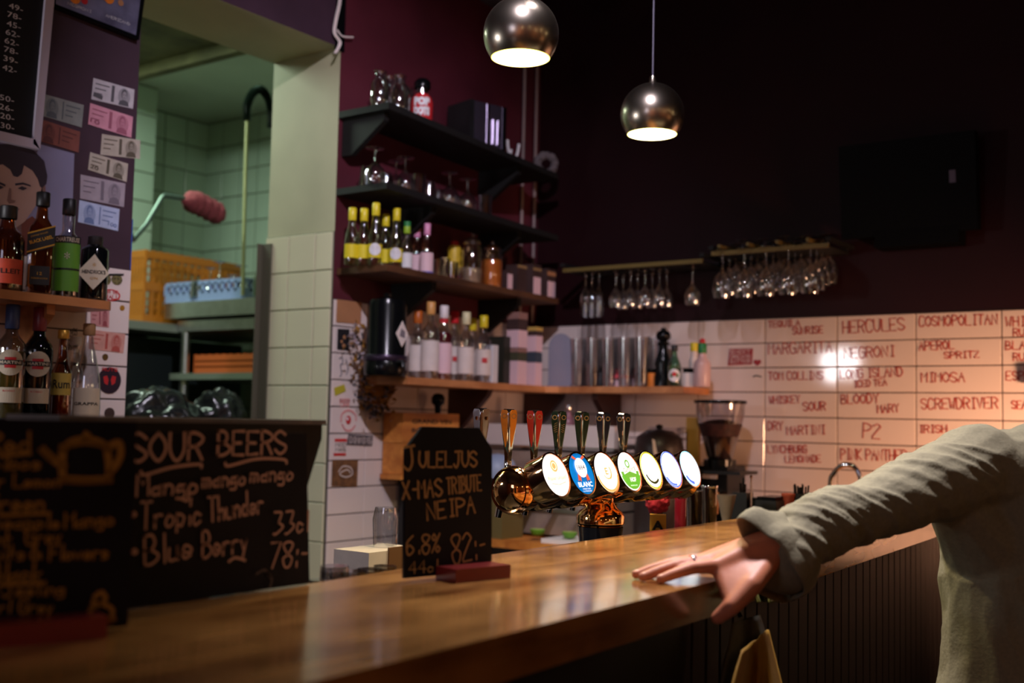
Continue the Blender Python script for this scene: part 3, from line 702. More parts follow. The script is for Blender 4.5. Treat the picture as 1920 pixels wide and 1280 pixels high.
# taps with paddle handles on the barkeeper's side
hc = [(None, 'bare chrome paddle handle'), (srgb(214, 134, 40), 'orange paddle handle'), (srgb(176, 44, 34), 'red paddle handle'), (srgb(8, 34, 20), 'dark green paddle handle with pale script'), (srgb(7, 28, 18), 'dark green paddle handle'), (srgb(9, 13, 36), 'navy paddle handle'), (srgb(10, 12, 28), 'dark navy paddle handle')]
M_htext = mat('handle_print', srgb(150, 120, 80), .4)
for i, (c, lab) in enumerate(hc):
    X = 1.972+.102*i-1.945; Y = .10; t0 = .028
    bm = bmesh.new()
    tube(bm, [(X, .035, 1.215), (X, .07, 1.215), (X, Y, 1.21)], [.012, .012, .014], 12)
    lathe(bm, [(0, 1.185), (.015, 1.185), (.017, 1.20), (.017, 1.228), (.012, 1.236), (.012, 1.242), (.0085, 1.246), (.0085, 1.262), (0, 1.262)], 14, c=(X, Y, 0))
    tube(bm, [(X, Y, 1.20), (X, Y+.018, 1.165), (X, Y+.024, 1.135)], [.012, .009, .008], 10)
    bmo('faucet', bm, M_chrome, T, smooth=True)
    # paddle: wedge with two angled faces, ridge lines at the edges, valley in the middle
    N = 9; lean = .0 ; bm = bmesh.new(); rows = []
    Zs = [1.256, 1.27, 1.29, 1.31, 1.335, 1.355, 1.366, 1.373, 1.377]; Ws = [.0075, .0080, .0098, .0124, .0160, .0184, .0184, .0155, .0105]; Ds = [.007, .007, .007, .0075, .009, .010, .010, .009, .006]
    hm = thing_dir = None
    R_ = Matrix.Translation((X, Y, 0)) @ Matrix.Rotation(radians(-52), 4, 'Z')      # local -y looks to the guest's left
    for z, wd, dp in zip(Zs, Ws, Ds):
        rows.append([bm.verts.new(R_ @ Vector(q)) for q in ((-wd, -dp*.55, z), (-wd*.12, -dp*1.05, z), (0, -dp*.72, z), (wd*.12, -dp*1.05, z), (wd, -dp*.55, z), (wd*.8, dp, z), (-wd*.8, dp, z))])
    for A, B2 in zip(rows, rows[1:]):
        for k in range(7): bm.faces.new((A[k], A[(k+1) % 7], B2[(k+1) % 7], B2[k]))
    bm.faces.new(rows[0][::-1]); bm.faces.new(rows[-1])
    hd = bmo('handle', bm, M_chrome, T, smooth=True); hd['label'] = lab
    ins = mat('handle_insert_%d' % i, c, .4, var=.06, scale=60, spec=.3) if c else mat('handle_insert_steel', (.6, .6, .62), .28, 1.0)
    for s_ in (-1, 1):
        pl = []
        for z, k in ((1.292, .16), (1.31, .66), (1.335, .90), (1.355, .94), (1.368, .92), (1.3750, .66)):
            wd = .0184 if z > 1.35 else .0124+(z-1.31)/.045*.0060 if z >= 1.31 else .0108
            dp = .010 if z > 1.35 else .0075+(z-1.31)/.045*.0025 if z >= 1.31 else .0073
            pl.append((z, wd, dp, k))
        def fp(wd, dp, u, z):   # u 0 valley side .. 1 outer edge
            a = Vector((s_*wd*.12, -dp*1.05, z)); b = Vector((s_*wd, -dp*.55, z)); return R_ @ (a.lerp(b, u)+Vector((s_*.0004, -.0008, 0)))
        outl = [fp(w_, d_, .5-k/2, z) for z, w_, d_, k in pl]+[fp(w_, d_, .5+k/2, z) for z, w_, d_, k in reversed(pl)]
        bm = bmesh.new(); bm.faces.new([bm.verts.new(q) for q in outl]); ip = bmo('insert_plate', bm, ins, hd)
        cc = [fp(.0184, .010, u, z)+Vector((0, -.0004, 0)) for u, z in ((.5, 1.361),)][0]
        if c:
            bm = bmesh.new(); 
            for k in range(14):
                a, b = 2*pi*k/14, 2*pi*(k+1)/14; v = [(.0052, a), (.0052, b), (.0038, b), (.0038, a)]
                bm.faces.new([bm.verts.new(fp(.0184, .010, .5+r*cos(q)/.0150, 1.361+r*sin(q)*1.1)+Vector((s_*.0002, -.0004, 0))) for r, q in v])
            bmo('emblem', bm, M_htext if i > 0 else M_chrome, hd)
        else:
            bmo('rivet', LA([(.0045, 0), (.004, .002), (0, .0028)], 12, M=Matrix.Translation(fp(.0184, .010, .5, 1.355)) @ Matrix.Rotation(pi/2, 4, 'X')), M_copper, hd, smooth=True)
        if i == 3:
            bm = bmesh.new()
            for k in range(16):
                z = 1.352-.0017*k; u = .5+.22*sin(k*2.1); q = [fp(.0150, .0092, u-.13, z), fp(.0150, .0092, u+.13, z), fp(.0150, .0092, u+.13, z-.0009), fp(.0150, .0092, u-.13, z-.0009)]
                bm.faces.new([bm.verts.new(v+Vector((0, -.0005, 0))) for v in q])
            bmo('script', bm, M_htext, hd)

# ------------------------------------------------------------------ pendants
def pendant(px, py, label, ztop=3.4):
    p = S(px, py, y=1.5); R = .0875
    t = thing('pendant_lamp', label, 'lamp', p, group='ball pendants over the bar')
    th = radians(51)
    pr = [(.0, R)]+[(R*sin(a), R*cos(a)) for a in [radians(q) for q in range(8, 129, 6)]]+[(R*sin(pi-th), -R*cos(th))]
    inner = [((r-.0015 if r > .002 else 0), z*.98+.0) for r, z in reversed(pr)]
    bmo('shade', LA(pr, 48), M_lamp, t, smooth=True)
    bmo('shade_lining', LA(inner, 48), mat('lamp_lining', (.95, .85, .5), .5, emit=1.2, ec=(1.0, .82, .25)), t, smooth=True)
    zz = -R*cos(th)+.001
    bmo('rim', LA([(R*sin(th)-.002, zz-.0015), (R*sin(th)+.0005, zz-.0015), (R*sin(th)+.0005, zz+.001)], 48), mat('lamp_rim', (.9, .85, .3), .3, emit=1.6, ec=(1.0, .85, .15)), t, smooth=True)
    bmo('diffuser', LA([(0, zz-.001), (R*sin(th)-.002, zz-.001)], 40), mat('lamp_glow', (1, 1, .95), .5, emit=14, ec=(1.0, .93, .72)), t, smooth=True)
    bmo('cap', LA([(0, R+.02), (.008, R+.02), (.011, R+.002), (.014, R-.002)], 16), M_lamp, t, smooth=True)
    bmo('cord', TU([(0, 0, R+.015), (0, 0, ztop-p.z-.02)], .0026, 6), mat('grey_cord', srgb(96, 92, 110), .5), t)
    bmo('ceiling_rose', LA([(0, ztop-p.z), (.05, ztop-p.z), (.045, ztop-p.z-.02), (0, ztop-p.z-.028)], 20), M_lamp, t, smooth=True)
    d = bpy.data.lights.new('pendant_bulb', 'SPOT'); d.energy = 42; d.color = (1.0, .78, .42); d.spot_size = radians(125); d.spot_blend = .6; d.shadow_soft_size = .05
    o = bpy.data.objects.new('pendant_bulb', d); col.objects.link(o); o.location = (p.x, p.y, p.z-R*cos(th)-.012)
pendant(977, 65, 'nearer ball pendant lamp, glowing yellow, above the orange tap handle')
pendant(1223, 215, 'farther ball pendant lamp against the dark back wall')
for px, py, lab, r in ((925, -2, 'dim dome fitting behind the nearer ball pendant', .085), (1092, -32, 'dim dome fitting at the top edge, between the two ball pendants', .1)):
    p = S(px, py, x=3.9)
    t = thing('dome_lamp', lab, 'lamp', (3.9, p.y, p.z))
    bmo('shade', LA([(0, .06), (r*.5, .05), (r*.9, .015), (r, -.02), (r*.96, -.024), (r*.6, -.03), (0, -.032)], 28), mat('dim_dome', srgb(92, 84, 88), .35, .3), t, smooth=True)
    bmo('stem', TU([(0, 0, .05), (0, 0, 3.4-p.z)], .006, 6), M_black, t)

# ------------------------------------------------------------------ chalkboards
t = thing('price_chalkboard', 'small black chalkboard with clipped top corners in a red foot, centre of the bar', 'chalkboard', (1.425, 1.14, 1.10), atan2(-.038, .168))
R_t = t.rotation_euler.to_matrix(); dx = R_t @ Vector((1, 0, 0))
w2, hh = .088, .232; tilt = .03
out = [(-w2, .0), (w2, .0), (w2, hh-.035), (w2-.028, hh), (-w2+.032, hh), (-w2, hh-.035)]
bmo('board', PR([(x, z*tilt, z+.006) for x, z in out], (0, .006, 0)), M_chalkb, t, bevel=.0012)
bd = t.children[0]
bmo('foot', BX((0.028, -.026, .0105), (.112, .05, .021)), M_redw, t, bevel=.005, seg=3, smooth=True)
nn = R_t @ Vector((0, -1, 0))
for v, a, b, h, wd in (('J', (756, 881), (780, 877), 42, .0042), ('ULELJUS', (786, 876), (893, 874), 29, .0036), ('X-MAS', (755, 936), (828, 929), 33, .0034), ('TRIBUTE', (838, 926), (902, 919), 30, .003), ('NEIPA', (801, 975), (890, 961), 32, .0034),
                       ('6.8%', (763, 1040), (824, 1034), 34, .0028), ('82:-', (848, 1056), (909, 1046), 52, .003), ('44cl', (766, 1075), (820, 1071), 22, .0024)):
    # the board's own plane
    def hit(px, py):
        d = fwd+rgt*((px-960)/F_PX)+upv*((640-py)/F_PX); n_ = (R_t @ Vector((0, -1, tilt))).normalized(); o_ = Vector(t.location)+n_*.0012
        return EYE+d*((o_-EYE).dot(n_)/d.dot(n_))
    p0, p1 = hit(*a), hit(*b)
    write(v, p0, p1, h*mm(p0), R_t @ Vector((0, -1, tilt)), M_chalko, t, wd, 'chalk_writing')

YS = 1.247
t = thing('sour_chalkboard', 'wide chalkboard listing the sour beers, standing behind the teapot board', 'chalkboard', (1.02, YS, 1.10))
bmo('board', PR([(-.185, 0, .002), (.205, 0, .002), (.192, .004, .225), (-.185, .004, .225)], (0, .006, 0)), M_chalkb, t, bevel=.001)
for v, a, b, h, wd in (('SOUR', (243, 866), (377, 862), 52, .0056), ('BEERS', (407, 853), (533, 850), 43, .0056), ('Mango', (254, 929), (368, 924), 38, .0048), ('mango', (378, 913), (458, 908), 34, .0044), ('mango', (468, 903), (547, 900), 34, .0044),
                       ('Tropic', (262, 992), (375, 982), 50, .0046), ('Thunder', (390, 978), (492, 960), 44, .0046), ('Blue', (270, 1060), (358, 1045), 54, .0048), ('Berry', (378, 1045), (462, 1033), 48, .0046),
                       ('33cl', (512, 1001), (576, 996), 40, .0042), ('78:-', (505, 1064), (572, 1060), 46, .0042), ('*', (241, 975), (252, 975), 22, .005), ('*', (240, 1045), (254, 1045), 22, .005)):
    write_px(v, a, b, h, M_chalkp, t, NL, wd*.74, name='chalk_writing', y=YS-.001)
px_strokes([[(263, 884), (270, 890), (320, 876), (372, 870), (376, 876)], [(421, 868), (428, 873), (480, 860), (530, 861), (536, 868)]], M_chalkp, t, NL, .004, name='underline', y=YS-.001)
px_strokes([[(428, 1052), (440, 1045), (458, 1050)], [(340, 935), (350, 938), (352, 925)]], M_chalkp, t, NL, .004, name='underline', y=YS-.001)
px_strokes([[(480, 1075), (495, 1068), (505, 1082)], [(505, 1100), (508, 1085), (500, 1072)]], mat('chalk_faint', srgb(90, 78, 70), .9), t, NL, .004, name='smudge', y=YS-.001)
# black till screen behind it
t = thing('till_screen', 'black till housing with a pale top edge behind the sour beers board', 'till', (1.03, 1.30, 1.1))
bmo('housing', PR([(-.21, -.02, .115), (.205, -.02, .115), (.243, -.02, .216), (.243, -.02, .238), (-.21, -.02, .238)], (0, .11, 0)), M_black, t, bevel=.004)
bmo('top_plate', BX((.017, .035, .2415), (.46, .12, .007)), mat('worn_grey', srgb(120, 114, 108), .35, var=.4, scale=14), t, bevel=.003)  # pale grey stands in for light falling on the black housing's top
bmo('stand', BX((0, .03, .06), (.1, .06, .12)), M_black, t)
bmo('base', BX((0, .03, .006-.0), (.2, .05, .012)), M_black, t)

b0, b1 = Vector((.655, 1.195, 1.1)), Vector((.828, 1.136, 1.1)); dd = (b1-b0).normalized(); ang = atan2(dd.y, dd.x); nb = Vector((dd.y, -dd.x, 0))
if nb.y > 0: nb = -nb
t = thing('tea_chalkboard', 'black tea menu chalkboard with an ochre teapot drawing at the far left of the bar', 'chalkboard', b1, ang)
bmo('board', BX((-.15, 0.003, .122), (.30, .006, .236)), M_chalkb, t, bevel=.001)
bmo('foot', BX((-.13, -.018, .012), (.19, .045, .024)), M_redw, t, bevel=.004)
def hitL(px, py):
    d = fwd+rgt*((px-960)/F_PX)+upv*((640-py)/F_PX); o_ = b1+nb*.0015
    return EYE+d*((o_-EYE).dot(nb)/d.dot(nb))
for v, a, b, h, wd in (('Red', (-25, 848), (56, 846), 38, .0042), ('Rooibos', (-70, 880), (76, 878), 26, .0034), ('Ginger Lemon', (-90, 914), (112, 912), 26, .0034), ('Green', (-28, 958), (82, 956), 34, .0042), ('Pineapple', (-50, 990), (110, 990), 26, .0034), ('Mango', (122, 990), (212, 984), 30, .0038),
                       ('Mint', (-40, 1020), (20, 1020), 24, .0034), ('Grey', (48, 1020), (114, 1016), 28, .0034), ('Fruits', (-52, 1048), (45, 1048), 26, .0034), ('&', (58, 1048), (76, 1046), 26, .004), ('Flowers', (92, 1050), (202, 1046), 28, .0038), ('Black', (-20, 1090), (76, 1088), 34, .004), ('Darjeeling', (-60, 1120), (120, 1114), 26, .0032), ('Earl Grey', (-40, 1150), (98, 1148), 26, .0032)):
    p0, p1 = hitL(*a), hitL(*b)
    write(v, p0, p1, h*mm(p0), nb, M_chalky, t, wd*.72, 'chalk_writing')
def drawL(paths, wd, name='drawing'):
    X = dd; M = basis(hitL(150, 860), hitL(150, 860)+X, nb, 0); Mi = M.inverted(); L_ = []
    for P_ in paths:
        q = [Mi @ hitL(*p) for p in P_]; q = smooth_path([(v.x, v.z, 0) for v in q], 5) if len(q) > 2 else [(v.x, v.z, 0) for v in q]; L_.append([(v[0], v[1]) for v in q])
    bm = bmesh.new(); ribbons(bm, L_, wd)
    MM = t.matrix_basis.inverted() @ M
    for v in bm.verts: v.co = MM @ v.co
    return bmo(name, bm, M_chalky, t)
drawL([[(80, 843), (98, 860), (118, 874)], [(118, 838), (116, 870), (118, 900)], [(118, 898), (160, 900), (206, 898)], [(204, 898), (204, 870), (200, 840)], [(118, 842), (135, 828), (162, 824), (188, 830), (203, 843)], [(158, 822), (162, 815)], [(205, 836), (222, 830), (226, 850), (218, 870), (206, 884)]], .0085, 'teapot')
drawL([[(122, 901), (160, 903), (205, 901)], [(125, 835), (162, 829), (198, 836)], [(78, 842), (98, 862)]], .006, 'teapot')
drawL([[(0, 854), (56, 850)], [(0, 966), (92, 962)], [(0, 1096), (78, 1094)]], .004, 'underline')
drawL([[(178, 1118), (190, 1110), (198, 1122), (186, 1132), (174, 1128)], [(170, 1140), (190, 1132), (210, 1142), (206, 1160), (186, 1166), (168, 1158), (170, 1140)], [(160, 1162), (172, 1172), (196, 1168), (214, 1160)]], .0055, 'doodle')

# upturned tumblers behind the bar top
for i, (px, top, r) in enumerate(((627, 1060, .027), (663, 1070, .025), (722, 1060, .022), (694, 1066, .025), (600, 1086, .02), (640, 1078, .024))):
    yy = 1.335 if i not in (0,) else 1.365
    p = S(px, top, y=yy); h = p.z-.9702
    glass_item('tumbler', '%s upturned tumbler from the left, showing above the edge of the bar top' % ordn[[600, 627, 640, 663, 694, 722].index(px)], 'glass', (p.x, yy, .9702), tumbler_prof(h, r, .9), 'upturned tumblers behind the bar top', up=True, m=thin_glass('bar_glass', (.8, .82, .84), .05, .3))

# ------------------------------------------------------------------ bottles
def bottle(name, label, loc, R=.036, H=.30, body=.6, shoulder=.12, nr=.013, glass=None, liquid=None, fill=.55, cap=None, cap_h=.04, labels=(), group=None, sq=False, rotz=None, cat='bottle', neck_bulge=0.0):
    """labels: (z0, z1, half angle, material, text, text colour[, text h fraction])"""
    t = thing(name, label, cat, loc, rotz if rotz is not None else atan2(loc[1], loc[0])-pi/2, group)
    hb, hs = H*body, H*(body+shoulder)
    pr = [(0, 0), (R*.93, 0), (R, .006), (R, hb), (R*.9, hb+(hs-hb)*.35), (R*.6, hb+(hs-hb)*.75), (nr*1.25, hs), (nr*1.0+neck_bulge, hs+(H-hs)*.45), (nr, H-.012), (nr*1.15, H-.01), (nr*1.15, H), (0, H)]
    M4 = Matrix.Rotation(pi/4, 4, 'Z')
    def go(nm, prof, m, par, n=24):
        bm = LA(prof, n)
        if sq:
            for v in bm.verts:
                r = sqrt(v.co.x**2+v.co.y**2)
                if r > R*.55 and v.co.z <= hs:
                    a = atan2(v.co.y, v.co.x); k = min(1.28, 1/max(abs(cos(a)), abs(sin(a)))); v.co.x *= k*.93; v.co.y *= k*.93
        return bmo(nm, bm, m, par, smooth=True)
    go('glass_body', pr, glass or M_glass, t)
    if liquid:
        hl = H*fill; lp = [(0, .004), (R*.94, .004), (R*.955, hb if hl > hb else hl)]
        if hl > hb: lp += [(R*.85, hb+(hs-hb)*.35), (R*.55, hb+(hs-hb)*.75)][:(1 if hl < hs else 2)]
        zt = lp[-1][1]; lp += [(0, zt)]
        go('liquid', lp, liquid, t)
    if cap:
        bmo('cap', LA([(nr*1.3, H-cap_h), (nr*1.38, H-cap_h+.002), (nr*1.38, H+.003), (nr*1.2, H+.005), (0, H+.005)], 18), cap, t, smooth=True)
    for l in labels:
        z0, z1, ha, m = l[:4]; rr = R*1.015+.0006
        if sq:
            wd = R*.93*sin(min(ha, 1.2)); lb = bmo('label', BX((0, -R*.945, (z0+z1)/2), (2*wd, .0012, z1-z0)), m, t)
        else: lb = bmo('label', LA([(rr, z0), (rr, z1)], 16, a0=-pi/2-ha, a1=-pi/2+ha), m, t, smooth=True)
        if len(l) > 4 and l[4]:
            fr = l[6] if len(l) > 6 else .3; zc = l[7] if len(l) > 7 else (z0+z1)/2
            wt = (2*R*.93*sin(min(ha, 1.2)) if sq else 2*rr*ha)*.82
            printed(l[4], wt, (z1-z0)*fr, l[5], lb, Matrix.Translation((0, -rr-.0008 if not sq else -R*.945-.0016, zc)), bold=.015, radius=None if sq else rr+.0008)
    return t
def disc_label(t, R, zc, r, m, text=None, tm=None, h=.008):
    rr = R*1.02+.001; bm = bmesh.new(); n = 24
    cv = bm.verts.new((0, -rr, zc)); ring = []
    for k in range(n):
        a = 2*pi*k/n; x = r*cos(a)/rr; ring.append(bm.verts.new((rr*sin(x), -rr*cos(x), zc+r*sin(a))))
    for k in range(n): bm.faces.new((cv, ring[k], ring[(k+1) % n]))
    lb = bmo('label', bm, m, t)
    if text: printed(text, r*1.75, h, tm, lb, Matrix.Translation((0, -rr-.001, zc)), bold=.03, radius=rr+.001)
    return lb
M_whisky = mat('whisky', srgb(70, 26, 14), .1, var=0); M_dgl = mat('dark_green_glass', srgb(12, 26, 18), .06, coat=.3); M_bgl = mat('black_glass', srgb(10, 12, 14), .05, coat=.4)
M_labk = mat('black_label', srgb(22, 20, 22), .45); M_labr = mat('orange_red_label', srgb(204, 74, 48), .5, var=.15, scale=30); M_labg = mat('green_label', srgb(92, 150, 44), .5); M_labw = mat('cream_label', srgb(206, 190, 166), .6)
SZ = 1.6602
def sx(px, py=556, y=2.84): return S(px, py, y=y).x
b = bottle('whiskey_bottle', 'orange-labelled amber whiskey bottle at the left end of the pine plank shelf', (sx(8), 2.84, SZ), .044, .225, .62, .16, .016, M_amber, M_whisky, .6, M_labk, .03, [(.02, .085, 1.1, M_labr, 'BULLEIT', M_ink, .2)])
b = bottle('whisky_bottle', 'square whisky bottle with a slanted black and gold label', (sx(64), 2.82, SZ), .036, .275, .6, .16, .013, M_amber, M_whisky, .52, M_labk, .034, [], sq=True)
lb = bmo('label', PR([(-.034, -.0365, .105), (.034, -.0365, .13), (.034, -.0365, .185), (-.034, -.0365, .16)], (0, -.001, 0)), M_labk, b)
for q, z in ((.0, 0), (.05, 0)): bmo('gold_line', PR([(-.034, -.0377, .108+q), (.034, -.0377, .133+q), (.034, -.0377, .137+q), (-.034, -.0377, .112+q)], (0, -.0004, 0)), M_gold, lb)
Mt = Matrix.Translation((0, -.0378, .146)) @ Matrix.Rotation(-.35, 4, 'Y')
printed('BLACK LABEL', .06, .0095, M_gold, lb, Mt, bold=.03); printed('JOHNNIE WALKER', .045, .005, M_gold, lb, Mt @ Matrix.Translation((0, 0, .014)))
lb2 = bmo('label', BX((0, -.0362, .05), (.05, .001, .05)), M_labk, b); printed('12', .012, .008, M_gold, lb2, Matrix.Translation((0, -.0372, .055))); printed('BLENDED SCOTCH', .04, .004, M_gold, lb2, Matrix.Translation((0, -.0372, .042)))
b = bottle('liqueur_bottle', 'round bottle with a green herbal liqueur label, black cap', (sx(118), 2.83, SZ), .034, .272, .58, .10, .013, M_glass, M_dgl, .42, M_labk, .04, [(.018, .150, 1.25, M_labg), (.150, .170, 1.25, M_labk, 'CHARTREUSE', M_labw, .62)], neck_bulge=.004)
l_ = b.children[3]; printed('*', .014, .02, M_labw, l_, Matrix.Translation((0, -.037, .115))); bmo('label_band', LA([(.0362, .076), (.0362, .081)], 12, a0=-pi/2-1.2, a1=-pi/2+1.2), M_labk, l_)
b = bottle('gin_bottle', 'squat black gin bottle with a white diamond label', (sx(166), 2.82, SZ), .038, .178, .80, .10, .015, M_bgl, None, .5, M_labk, .03)
lb = bmo('label', PR([(-.044, -.041, .075), (0, -.043, .028), (.040, -.041, .075), (0, -.043, .128)], (0, -.0012, 0)), M_labw, b)
printed("HENDRICK'S", .062, .011, M_ink, lb, Matrix.Translation((0, -.0446, .078)), bold=.02); printed('GIN', .02, .007, M_gold, lb, Matrix.Translation((0, -.0446, .06))); printed('*', .01, .012, M_gold, lb, Matrix.Translation((0, -.0446, .098)))
# vermouth shelf
SZ = 1.3242
def vb(px, lab, glass, cap, liq=None, y=2.83):
    b = bottle('vermouth_bottle', lab, (sx(px, 780, y), y, SZ), .038, .300, .63, .13, .013, glass, liq, .6, cap, .06)
    d = disc_label(b, .040, .150, .034, M_labw); bmo('print', LA([(.0418, .136), (.0418, .164)], 8, a0=-pi/2-.34, a1=-pi/2+.34), M_red, d)
    bmo('print', LA([(.0422, .144), (.0422, .157)], 8, a0=-pi/2-.78, a1=-pi/2+.78), M_labk, d); printed('MARTINI', .056, .008, M_labw, d, Matrix.Translation((0, -.0428, .1505)), bold=.03, radius=.0428)
    bmo('label', LA([(.0412, .045), (.0412, .085)], 12, a0=-pi/2-.85, a1=-pi/2+.85), M_labw, b); printed('ROSSO', .03, .005, M_red, b.children[-1], Matrix.Translation((0, -.0418, .076)), radius=.0418)
    return b
vb(14, 'pale vermouth bottle with a blue cap, left of the dark vermouth bottle', M_glassd, mat('blue_cap', srgb(50, 66, 110), .4), mat('pale_wine', srgb(120, 110, 50), .15))
vb(66, 'dark vermouth bottle with a red cap and round white label', M_bgl, mat('dark_red_cap', srgb(120, 36, 40), .4))
bottle('syrup_bottle', 'slim amber bottle with a gold screw cap beside the dark vermouth bottle', (sx(112, 780, 2.84), 2.84, SZ), .028, .245, .48, .22, .011, M_amber, mat('amber_liquor', srgb(150, 86, 30), .15), .3, M_gold, .02, [(.07, .13, 1.0, mat('ochre_label', srgb(190, 160, 70), .6), 'Rum', M_ink, .4)])
bottle('grappa_bottle', 'clear tapering bottle with a cork and a cream label behind the till', (sx(160, 780, 2.83), 2.83, SZ), .038, .268, .28, .5, .012, M_glass, None, .3, mat('cork', srgb(150, 110, 70), .8), .028, [(.004, .092, 1.1, M_labw, 'GRAPPA', M_ink, .1)])
bottle('clear_bottle', 'clear bottle half hidden between the gold-capped bottle and the corked one', (sx(136, 780, 2.92), 2.92, SZ), .028, .235, .45, .3, .011, M_glass, None, .3, M_white, .02, [(.03, .09, .9, M_paper)])

# third black shelf: lemonade bottles etc.
def onshelf(k, px, py, y=2.83):
    x = S(px, py, y=y).x; return (x, y, shz(k, x)+.0012)
M_clearl = mat('cloudy_lemonade', srgb(150, 150, 110), .2)
ylab = ['yellow-capped lemonade bottle at the left end, in the shade', 'second yellow-capped lemonade bottle from the left', 'third yellow-capped lemonade bottle, white round label to the front', 'fourth yellow-capped lemonade bottle, standing a little back', 'fifth yellow-capped lemonade bottle, next to the green-capped one']
for i, (px, y) in enumerate(((659, 2.87), (681, 2.84), (703, 2.79), (722, 2.84), (742, 2.79))):
    b = bottle('lemonade_bottle', ylab[i], onshelf(3, px, 470, y), .0255, .222 if y < 2.8 else .205, .42, .34, .0105, thin_glass('lemon_glass', (.80, .82, .66), .05, .12), None, .4, M_yel, .042, [(.025, .075, 1.3, M_yel)], 'lemonade bottles on the third shelf')
    if y < 2.8: disc_label(b, .0272, .055, .022, M_white)
b = bottle('lemonade_bottle', 'smaller bottle with a green cap and white oval label', onshelf(3, 762, 480, 2.80), .023, .185, .40, .34, .0095, M_glass, None, .4, M_lime, .04, [(.015, .07, 1.1, M_white)]); bmo('cap_top', LA([(.0135, .172), (.0135, .19), (0, .192)], 16), M_green, b, smooth=True)
for px, y, lab in ((781, 2.86, 'pink-capped rosé lemonade bottle standing behind'), (800, 2.79, 'pink-capped rosé lemonade bottle with a pale pink label in front')):
    b = bottle('rose_bottle', lab, onshelf(3, px, 480, y), .026, .195, .42, .3, .0095, thin_glass('rose_glass', (.85, .62, .58), .05, .12), None, .4, M_pink, .04, [(.012, .085, 1.25, M_pinkp)])
    bmo('label_foot', LA([(.0272, .004), (.0272, .014)], 12, a0=-pi/2-1.2, a1=-pi/2+1.2), mat('violet_print', srgb(120, 110, 190), .5), b)
for i, (px, y) in enumerate(((820, 2.8), (832, 2.87), (848, 2.79), (864, 2.86))):
    glass_item('tumbler', '%s small tumbler from the left, between the pink bottle and the glass jar' % ordn[i], 'glass', onshelf(3, px, 490, y), tumbler_prof(.072 if i != 1 else .1, .026), 'tumblers on the third shelf')
t = thing('yellow_bottle', 'bulging yellow squeeze bottle with red ends', 'bottle', onshelf(3, 852, 480, 2.9))
bmo('body', LA([(0, 0), (.022, 0), (.022, .05), (.026, .065), (.03, .08), (.026, .098), (.031, .115), (.026, .132), (.030, .15), (.022, .168), (0, .17)], 20), mat('mustard_yellow', srgb(214, 180, 50), .45, var=.15, scale=40), t, smooth=True)
bmo('cap', LA([(.018, .166), (.016, .185), (0, .188)], 16), M_red, t, smooth=True)
bmo('foot', LA([(.0235, .0), (.0235, .045)], 16), M_red, t, smooth=True)
def jar(label, loc, R, H, fill, m, fh, lidm=None, name='glass_jar', knob=True):
    t = thing(name, label, 'jar', loc)
    bmo('glass_body', LA([(0, 0), (R*.94, 0), (R, .008), (R, H*.68), (R*.82, H*.76), (R*.8, H*.8)], 24), M_glass, t, smooth=True)
    bmo('lid', LA([(R*.84, H*.79), (R*.9, H*.8), (R*.88, H*.86), (R*.5, H*.92), (R*.14, H*.93), (R*.2, H*.97), (R*.12, H), (0, H)], 20), lidm or M_glass, t, smooth=True)
    if fill: bmo('contents', LA([(0, .006), (R*.93, .006), (R*.95, fh), (0, fh*1.02)], 20), m, t, smooth=True)
    return t
jar('tall glass jar a third full of something beige', onshelf(3, 885, 500, 2.82), .042, .215, 1, mat('beige_fill', srgb(186, 156, 126), .8, var=.15, scale=50), .07)
jar('glass jar filled with orange dried fruit', onshelf(3, 923, 500, 2.80), .043, .20, 1, M_orange, .118)
def carton(name, label, loc, sx_, sy_, sz_, m, lab=None, band=None, cat='box', rot=0):
    t = thing(name, label, cat, loc, rot)
    bmo('body', BX((0, 0, sz_/2), (sx_, sy_, sz_)), m, t, bevel=.0015)
    if lab: z0, z1, lm = lab; bmo('label', BX((0, -sy_/2-.001, (z0+z1)/2), (sx_*.86, .0015, z1-z0)), lm, t)
    if band: z0, z1, lm = band; bmo('band', BX((0, -sy_/2-.001, (z0+z1)/2), (sx_*.98, .0015, z1-z0)), lm, t)
    return t
M_box = mat('dark_box', srgb(66, 46, 44), .6, var=.2, scale=10)
carton('tea_box', 'narrow box with a white corner beside the orange jar', onshelf(3, 947, 520, 2.79), .04, .05, .085, M_box, (.005, .07, M_pinkp))
carton('tea_box', 'dark box with a brown top between the orange jar and the white-labelled boxes', onshelf(3, 968, 520, 2.82), .07, .06, .125, M_box, None, (.112, .124, mat('tan_band', srgb(150, 120, 80), .6)))
carton('tea_box', 'left of the two white-labelled boxes at the shelf end', onshelf(3, 996, 535, 2.79), .062, .06, .135, M_box, (.004, .080, M_pinkp), (.108, .12, MATS['tan_band']))
carton('tea_box', 'right of the two white-labelled boxes at the shelf end', onshelf(3, 1023, 535, 2.79), .066, .06, .13, M_box, (.004, .075, M_pinkp), (.1, .118, M_card))

# second shelf: upturned goblets
def goblet(h=.125): return wine_prof(h, .040, .034, .40)
for i, (px, y, k) in enumerate(((686, 2.88, 0), (702, 2.80, 1), (724, 2.88, 0), (742, 2.86, 1), (759, 2.79, 1), (784, 2.80, 2), (805, 2.82, 0), (822, 2.88, 0), (843, 2.79, 1), (860, 2.88, 0), (877, 2.79, 1), (910, 2.79, 2))):
    h = {0: .085, 1: .135, 2: .09}[k]
    glass_item('goblet' if k == 1 else 'tumbler', '%s glass from the left on the second shelf, %s' % (ordn[i], ('a small plain one', 'a stemmed goblet turned upside down', 'a straight-sided tumbler')[k]), 'glass', onshelf(2, px, 345, y),
               goblet(h) if k == 1 else tumbler_prof(h, .03, .95 if k == 2 else .75), 'glasses on the second shelf', up=(k != 2))
